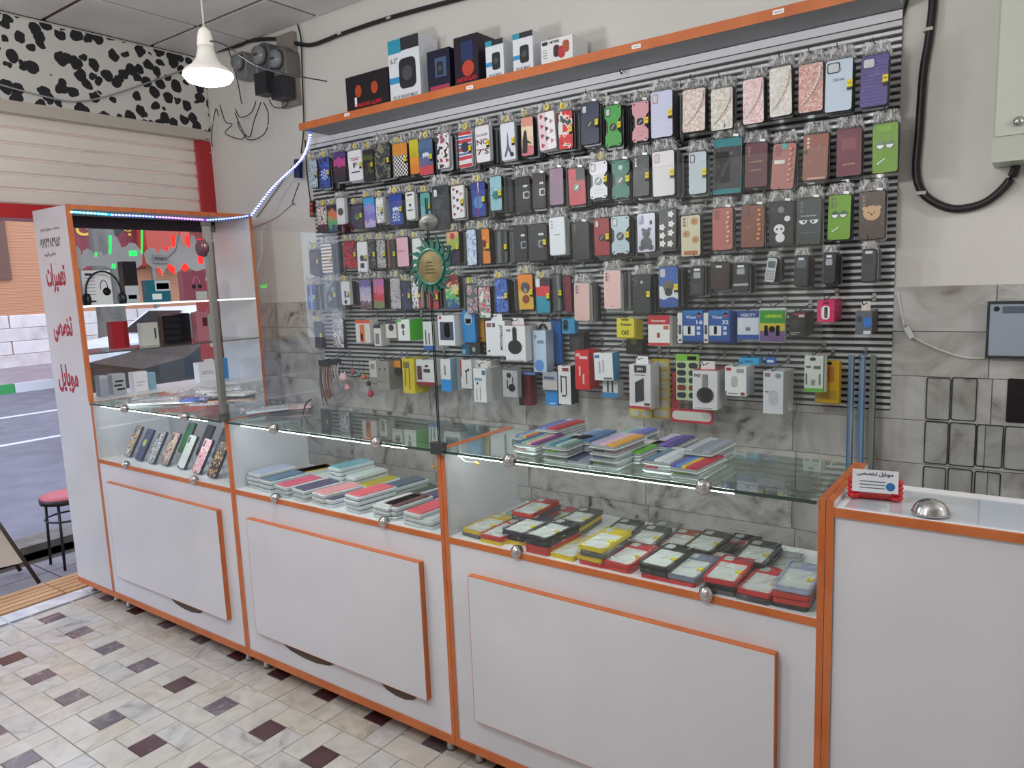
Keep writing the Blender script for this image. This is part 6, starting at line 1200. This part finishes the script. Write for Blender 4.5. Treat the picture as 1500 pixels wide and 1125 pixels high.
# belts hanging at the right end
p = at(1252, 526, 1, 1.06)
for k, (dx, c, lab) in enumerate(((-.012, '2f5f86', 'steel blue flat strap hanging at the right of the slat wall'), (.022, '3a6f9c', 'brighter blue flat strap beside the steel blue one'), (.055, '7f837c', 'grey-green flat strap, rightmost of the three hanging straps'))):
    zb = at(1252, 690, 1, 1.06)[2] - .1
    pts = smooth_path([(0, .0, zb - p[2]), (0, 0, -.03), (0, .004, .002), (0, .012, .008), (0, .02, .002), (0, .024, -.03), (0, .026, zb - p[2] + .1)])
    g = G(); n_ = len(pts)
    vs = []; fs = []
    for i, q in enumerate(pts):
        t_ = (pts[min(i + 1, n_ - 1)] - pts[max(i - 1, 0)]).normalized(); nn = Vector((0, -t_.z, t_.y)) * .0012
        vs += [q + nn + Vector((-.008, -.0, 0)), q + nn + Vector((.008, .0, 0)), q - nn + Vector((.008, .0, 0)), q - nn + Vector((-.008, -.0, 0))]
    for i in range(n_ - 1):
        for a in range(4): fs.append((i * 4 + a, i * 4 + (a + 1) % 4, i * 4 + 4 + (a + 1) % 4, i * 4 + 4 + a))
    o = O('flat_strap', g.add(vs, fs).mesh('strap', pattern('grain', [c, '9aa6ac' if k < 2 else '5f635e'], 90, rough=.6, sc3=(1, 1, .02))), None, (p[0] + dx, 1.06 + .005 * k, p[2]), label=lab, cat='strap', group='straps at the right of the slat wall')
    B('strap_tip', (-.0085, -.0022, zb - p[2] - .02), (.0085, .0022, zb - p[2] + .002), M('26282a', .4), o)
hook(p[0] + .02, p[2] + .004, 1.06, 'hook of the flat blue straps')

# ================================================================== STOCK IN AND ON THE COUNTERS
def lying(cx, cy, z, rz, w, l, t, build, label, group, tilt=0): return build(cx, cy, z, rz, w, l, t, label, group)
LAYM = {}
def layer_mesh(kind, w, l, t, c):
    k = (kind, round(w, 3), round(l, 3), round(t, 4), c)
    if k in LAYM: return LAYM[k]
    if kind == 'tray':   # clear tray with a coloured case inside, seen as a pale rim and coloured top
        me = G().prism(rrect(w, l, .010), 0, t, 0, 0, bev=.0015).mesh('case_tray', M('cfd4d6', .25))
    LAYM[k] = me; return me
def lay_case(x, y, z, rz, w, l, t, kind, col, label, group, lean=0, name=None, cat=None, tilt=0):
    """flat package, long axis along local y, resting on z"""
    R = (-PI / 2 + tilt, 0, rz)
    # prism's front (-y) must face up: rotate about x by -90 deg
    root = O(name, None, None, (x, y, z), (0, 0, rz), label=label, cat=cat, group=group)
    rx = (-PI / 2, 0, 0)
    def pr(n, pts, y0, y1, m, par=None, bev=0, mats=None):
        return O(n, G().prism(pts, -y1, -y0, 0, 1 if mats else None, bev=bev).mesh(n, mats or m), root, (0, 0, 0), rx)
    if kind == 'tray':
        pr('tray', rrect(w, l, .010), 0, t * .75, M('c9cfd3', .2), bev=.002)
        pr('rim', rrect(w * 1.03, l * 1.02, .012), t * .5, t * .58, M('dfe3e6', .2))
        pr('case', rrect(w * .84, l * .9, .008), t * .7, t, M(col, .35), bev=.002)
    elif kind == 'clear':
        sc = M(col, .35)
        pr('back_plate', rrect(w * .96, l * .97, .008), t * .1, t * .8, M('e2e8e6', .25), bev=.001)
        o1 = rrect(w, l, .009); i1 = rrect(w - .012, l - .012, .006); n = len(o1); vs = []; fs = []
        for yy, P in ((-t, o1), (-t, i1), (0, o1), (0, i1)): vs += [(a, yy, b) for a, b in P]
        for i in range(n): j = (i + 1) % n; fs += [(i, j, n + j, n + i), (j, i, 2 * n + i, 2 * n + j), (n + i, n + j, 3 * n + j, 3 * n + i)]
        O('frame', G().add(vs, fs).mesh('frame', sc), root, (0, 0, 0), rx)
        pr('upper_band', rrect(w * .9, l * .26, .004, 3, 0, l * .35), t * .8, t * 1.0, sc)
        pr('camera_opening', rrect(w * .28, l * .17, .005, 3, -w * .25, l * .36), t * 1.0, t * 1.06, M('b9c0bf', .3))
        pr('brand_label', rrect(.013, .02, .001, 1, w * .35, -l * .12), t * 1.02, t * 1.12, YEL)
        O('bag', G2BAG[random.randrange(4)], root, (0, 0, t * 1.15), rx, (w * 1.05, 1.2, l * .98))
    elif kind == 'long':   # long clear box with striped case
        cs = col.split(',')
        pr('inner', rrect(w * .9, l * .95, .008), 0, t * .7, M('8f9699', .4), bev=.002)
        nn = len(cs)
        for i, c_ in enumerate(cs):
            ww = w * .86 / nn; pr('colour_stripe', rrect(ww * .98, l * .9, .003, 2, -w * .43 + ww * (i + .5), 0), t * .68, t * 1.0, M(c_, .35), bev=.0015)
        pr('lip', rrect(w * 1.02, l * 1.01, .01), t * .3, t * .36, M('dfe4e6', .15))
        pr('camera_opening', rrect(w * .3, l * .12, .005, 3, -w * .2, l * .36), t * 1.0, t * 1.03, M('c4c8cc', .3))
    return root
def flatbag(seed):
    r = random.Random(seed); nx, nz = 6, 10; vs = []; fs = []
    for j in range(nz + 1):
        for i in range(nx + 1): 
            tt = j / nz; amp = .002 if tt < .8 else .008
            vs.append(((i / nx - .5) * 1.08, r.uniform(-amp, amp) + (.004 if tt > .9 else 0), (tt - .48) * 1.2))
    for j in range(nz):
        for i in range(nx): a = j * (nx + 1) + i; fs.append((a, a + 1, a + nx + 2, a + nx + 1))
    me = bpy.data.meshes.new('bag'); me.from_pydata(vs, [], fs); me.materials.append(FILM); me.update(); return me
G2BAG = [flatbag(i) for i in range(4)]
# --- middle counter: stacks of trays on the display floor. (px of the top centre, levels, colour, rotation)
T2 = [(397, 686, 4, 'b0b5d4', -.1, 'lavender'), (415, 696, 3, '5d7894', -.1, 'slate blue'), (434, 705, 3, 'd95f7c', -.12, 'pink'), (460, 710, 3, '55506c', -.12, 'dark violet'), (482, 718, 3, 'e49aa0', -.15, 'salmon'),
      (472, 682, 1, 'cdb040', -.3, 'mustard'), (455, 683, 1, 'b8503c', -.3, 'brick red'), (515, 678, 5, '7fb4c2', -.1, 'sky blue'), (535, 690, 3, 'cfd6d6', -.1, 'clear white'), (562, 700, 1, 'c9b23c', -.1, 'yellow'), (505, 722, 2, '4a4a6c', -.12, 'navy violet'),
      (538, 719, 4, 'e06470', -.1, 'coral'), (592, 705, 3, '55647c', -.1, 'steel blue'), (566, 738, 3, 'd3d0d0', -.1, 'white'), (595, 731, 3, '6a3f42', -.1, 'dark maroon'), (625, 742, 3, 'e05a68', -.05, 'coral red'), (612, 716, 1, '4c5a50', -.2, 'olive'), (634, 724, 2, '5a5474', -.1, 'purple grey'), (640, 752, 2, 'c8d0d2', -.05, 'clear pale')]
ZF = ZG + .0005
for u, v, n_, c, rz, nm in T2:
    t_ = .0155; top = at(u, v, 2, ZF + n_ * t_); x = min(max(top[0], -1.03), -.06); y = min(max(top[1], .105), .33)
    for k in range(n_):
        lab = ('%s phone case tray topping its stack in the middle counter' % nm) if k == n_ - 1 else 'clear tray stacked under the %s one in the middle counter' % nm
        lay_case(x + random.uniform(-.003, .003), y + random.uniform(-.004, .004), ZF + k * t_, rz + random.uniform(-.03, .03), .083, .172, t_, 'tray', c if k == n_ - 1 else random.choice(['6a6f74', '9aa0a4', 'b9bec0', '3f4448']), lab, 'trays under the %s one' % nm if k < n_ - 1 else 'top trays in the middle counter', name='case_tray', cat='tray')
# --- right glass counter: bagged clear cases
T3 = [(705, 762, 2, 'd9b82a', -.5, 'yellow-framed', 'first at the left end'), (728, 780, 2, 'c8343c', -.5, 'red-framed', 'second at the left end, behind the chrome clip'), (775, 766, 3, '2c3448', -.45, 'navy-framed', 'third along the front'), (800, 778, 4, '26302c', -.45, 'black-framed', 'over yellow ones, near the chrome clip'),
      (786, 740, 4, 'b53a30', -.3, 'brick-red-framed', 'on the back row near the left panel'), (748, 738, 1, '9cc4b8', -.4, 'mint', 'lying at the back left corner'), (815, 752, 1, 'c84048', -.3, 'pale red', 'low in the back row'), (848, 754, 3, '5a5a48', -.3, 'olive-grey', 'on the back row, tallest dark stack'),
      (836, 806, 1, 'e0c22a', -.4, 'pale yellow', 'lying flat in front between two stacks'), (880, 792, 4, 'dcc526', -.35, 'bright yellow-framed', 'tallest yellow stack in the centre'), (922, 812, 2, 'c82e34', -.35, 'bright red-framed', 'right of the tall yellow stack'),
      (965, 820, 3, '1f2826', -.35, 'matte-black-framed', 'with green label in the centre front'), (950, 782, 2, '55585a', -.3, 'smoke grey', 'crumpled bag in the back row'), (1005, 833, 2, '7a8296', -.35, 'frosted slate', 'fourth from the right along the front'), (1000, 788, 1, '9a4a34', -.3, 'rust-framed', 'back row behind the silver bag'),
      (1035, 790, 2, '3c3a28', -.3, 'dark olive-framed', 'back row centre right'), (1062, 838, 3, 'c92a30', -.3, 'scarlet-framed', 'third from the right along the front'), (1075, 802, 1, 'a8444a', -.3, 'wine', 'back row, lying low'), (1112, 806, 3, '2e3438', -.3, 'charcoal-framed', 'tall back row stack at the right'),
      (1113, 855, 2, 'd2363a', -.3, 'light red-framed', 'second from the right along the front'), (1162, 850, 4, 'a9b0d0', -.2, 'lilac-framed', 'at the right end over red ones'), (1148, 822, 1, 'b4b8c0', -.3, 'pale grey', 'lying between the two right stacks'),
      (912, 772, 1, '3a3c40', -.2, 'near-black', 'behind the tall yellow stack'), (975, 770, 1, '8c9094', -.2, 'silver-grey', 'far back row, centre of the counter'), (1092, 790, 1, '26282c', -.2, 'jet black', 'far back row, between wine and charcoal ones')]
for u, v, n_, c, rz, nm, wh in T3:
    t_ = .0135; top = at(u, v, 2, ZF + n_ * t_); x = min(max(top[0], .085), 1.02); y = min(max(top[1], .10), .34)
    for k in range(n_):
        lab = ('%s bagged clear case %s' % (nm, wh)) if k == n_ - 1 else 'bagged clear case stacked under the %s one' % nm
        lay_case(x + random.uniform(-.004, .004), y + random.uniform(-.004, .004), ZF + k * t_, rz * .4 + .13 + random.uniform(-.06, .06), .081, .168, .0115, 'clear', c if k == n_ - 1 else random.choice(['c8343c', 'd9b82a', '2c2f34', '55585a', 'c83a34']), lab, 'bagged cases under the %s one' % nm if k < n_ - 1 else 'top bagged cases of the right glass counter', name='bagged_case', cat='bagged case')
# --- long boxes on top of the right counter
T1 = [(790, 632, 1, 2, '6d78b8,8fb0c8,d8b84a,c84048,b82a3a', 'rainbow strip box nearest the left end, rear'), (838, 615, 3, 2, '5a6ab0,7a86c0,b84858,c02c38', 'red and blue striped box on top at the rear'), (792, 641, 2, 1, '2f5d86,7fb8a0,e6a8a8,7a2f7c', 'purple and green striped box at the front left'), (815, 652, 3, 1, '7fa4b4,3f7a90,a4c4bc,6f8f8c', 'teal and grey-green striped box, front left'),
      (868, 636, 3, 1, '8aa4c8,5d84b4,3f6ea4', 'blue striped box in the middle of the pile'), (893, 648, 4, 0, 'b8a8d8,e0b8c8,e8a63c', 'lavender, pink and orange striped box in the front'), (928, 632, 3, 1, '8fc0b0,8a92d8,5f6cc8', 'mint and violet striped box at the rear centre'), (940, 652, 2, 0, 'e0a8b4,d8d8d8,6cc02c', 'pink and lime striped box in the front'),
      (955, 643, 1, 1, 'b0a8dc,a898cc', 'pale violet box at the rear right of the pile'), (990, 641, 2, 1, 'c4c0dc,6a54b0,4a3c90', 'purple-edged white box at the rear right'), (983, 665, 2, 0, '5a7fa0,dcdfe4,c9ccd2', 'white and slate striped box in the front right'), (1040, 650, 3, 1, 'b4b8c0,8a90a0,9aa0ac', 'grey checkered box at the right of the pile'), (1015, 678, 2, 0, '5a5ab4,4f8fd0,d8b84a,c83848,b82a44', 'rainbow striped box at the front right end'), (860, 668, 1, 0, '3c4c70,8a90a8', 'dark blue box at the very front of the pile')]
for u, v, n_, r_, c, nm in T1:
    t_ = .0165; top = at(u, v, 2, ZC + n_ * t_)
    x = top[0]; y = min(max(top[1], .09), .275)
    for k in range(n_):
        lab = nm if k == n_ - 1 else 'clear case box stacked under the ' + nm
        lay_case(x + random.uniform(-.003, .003), y + random.uniform(-.003, .003), ZC + .0005 + k * t_, -.04 + random.uniform(-.04, .04), .082, .172, t_ * .96, 'long', c if k == n_ - 1 else random.choice(['8a8f94,b0b4b8', '3a3f48,8a6a70', '6cae3c,a0a4a8', 'b0404c,c9ccd0', '5f6cb0,9aa0b0']), lab, 'case boxes on top of the right glass counter' if k == n_ - 1 else 'boxes under the ' + nm, name='case_box', cat='case box')
# --- left counter: leaning cases
T0_ = [(184, 669, 199, 630, NZ(['e0a23a', '2c2c30', 'd9d9d9'], 40), 'gold over black and white leopard case leaning first in the left counter'), (200, 675, 217, 634, M('27345e', .4), 'navy case with yellow-green spot leaning in the left counter'), (218, 679, 242, 627, NZ(['22262e', 'e6e6ea', '22262e', 'd2d2d8'], 45, 2), 'black and white floral case leaning in the left counter'),
      (238, 682, 262, 628, NZ(['b89a86', 'c8b8a4', '8a4a50'], 40, 1), 'beige and rose antique pattern case leaning in the left counter'), (262, 687, 281, 642, GRD(['23252f', '3a3f50', 'd6dcd8', 'c8d0cc'], 30, .4), 'white to black storm case leaning in the left counter'), (284, 694, 300, 652, VO(['d04a6a', 'e9e0e2', 'e4a0b0'], 40, 1), 'pink floral case leaning in the left counter'), (306, 700, 324, 650, VO(['e0b878', '6a3f1c', '2c1c10'], 75, .8), 'leopard print case leaning last in the left counter'),
      (262, 664, 285, 622, M('1f7a3a', .4), 'green case leaning in the rear row of the left counter'), (292, 668, 305, 628, M('1c2c24', .4), 'dark green case leaning behind the pink one'), (318, 672, 330, 626, M('3a3f4a', .4), 'slate case at the rear right of the left counter')]
for ub, vb, ut, vt, m, lab in T0_:
    b0 = at(ub, vb, 2, ZF); x, y = b0[0], b0[1]; y = min(max(y, .035), .26)
    L_ = .155; w_ = .076; lean = .5
    o = O('leaning_case', G().prism(rrect(w_, L_, .009, 4, 0, L_ / 2), -.006, .006, 0, 1, bev=.002).mesh('leaning_case', [m, M('1c1d22', .35)]), None, (min(max(x + .02, -2.14), -1.165), y, ZF + .0045), (-lean, 0, -.14), label=lab, cat='phone case', group='cases leaning in the left counter')
    if 'spot' in lab: O('printed_disc', G().prism(circ(.018, 14, 0, .085), -.0066, -.005).mesh('printed_disc', M('a8b83a', .4)), o)
    O('stand', G().tube([(0, .006, .09), (0, .055, .02), (0, .062, -.002)], .0022).mesh('stand', thin_glass((.9, .93, .93), 1.45, .05)), o)
    O('camera_opening', G().prism(rrect(.018, .03, .005, 3, -.022, .13), -.0064, -.005).mesh('camera_opening', M('16171b', .3)), o)
# --- plastic sheet pile on the left counter
sheets = [(205, 590, 'c9ccd2', 0), (235, 582, 'b9bdc6', .2), (262, 586, 'd2d2d6', -.1), (250, 598, 'a9aab4', .1), (290, 583, '5a7ad0', .1), (300, 592, 'e0b8a4', .05), (312, 600, '4a4c52', .1), (222, 596, 'd5d6da', -.3), (278, 575, 'c4c8d0', .3)]
for k, (u, v, c, rz) in enumerate(sheets):
    nm = {'c9ccd2': 'silvery', 'b9bdc6': 'grey', 'd2d2d6': 'white', 'a9aab4': 'lilac grey', '5a7ad0': 'royal blue', 'e0b8a4': 'peach', '4a4c52': 'dark', 'd5d6da': 'crumpled clear', 'c4c8d0': 'pale blue-grey'}[c]
    z = ZC + .001 + .0115 * k; q = at(u, v, 2, z + .01); x = min(max(q[0], -2.10), -1.2); y = min(max(q[1], .1), .26)
    o = O('bagged_sheet', G().bbox((-.045, -.085, 0), (.045, .085, .009), .003).mesh('sheet', M(c, .4)), None, (x, y, z), (0, 0, rz - .9), label=nm + ' plastic-wrapped screen cover in the pile on the left counter', cat='packet', group='wrapped covers on the left counter')
    O('bag', G2BAG[k % 4], o, (0, 0, .013), (-PI / 2, 0, 0), (.12, 5.0, .21))
for k, (u, v, c, nm) in enumerate(((368, 590, '6a5a5c', 'dark'), (380, 584, 'c9a8a8', 'rosy'), (355, 597, 'a8acb8', 'greyish'))):
    z = ZC + .001 + .01 * k; q = at(u, v, 2, z)
    o = O('bagged_sheet', G().bbox((-.045, -.08, 0), (.045, .08, .008), .003).mesh('sheet', M(c, .4)), None, (min(max(q[0], -1.04), -.9), min(max(q[1], .13), .26), z), (0, 0, -.9 + .2 * k), label=nm + ' wrapped cover lying right of the metal post', cat='packet', group='wrapped covers right of the post')
    O('bag', G2BAG[k % 4], o, (0, 0, .01), (-PI / 2, 0, 0), (.1, 2.0, .18))
# --- loose lamp leads inside the counters
for pts, lab in (([(660, 664), (672, 668), (682, 676), (697, 677)], 'yellow-tipped lamp lead inside the right glass counter'), ([(622, 658), (632, 662), (632, 672), (633, 682)], 'yellow-tipped lamp lead inside the middle counter')):
    P = [at(u, v, 1, .02) for u, v in pts]; o = O('lamp_lead', G().tube(smooth_path(P), .0016).mesh('lead', M('c9c9c0', .4)), None, label=lab, cat='cable')
    O('yellow_connector', G().tube([P[-1], P[-1] + Vector((.012, 0, -.006))], .004).mesh('connector', M('d8a03a', .4)), o)
cable([(456, 585), (448, 592), (443, 610), (441, 627)], .003, 'black bent wire standing on the middle counter', y=.25)

# ---- report duplicates (console only)
for k, v in USED.items():
    if len(v) > 1 and (None in v or len(set(v)) > 1): print('DUPLABEL', k, v)
print('tris', sum(len(p.vertices) - 2 for o in COL.objects if o.type == 'MESH' and False for p in o.data.polygons), 'objects', len(COL.objects), 'labels', len(USED))
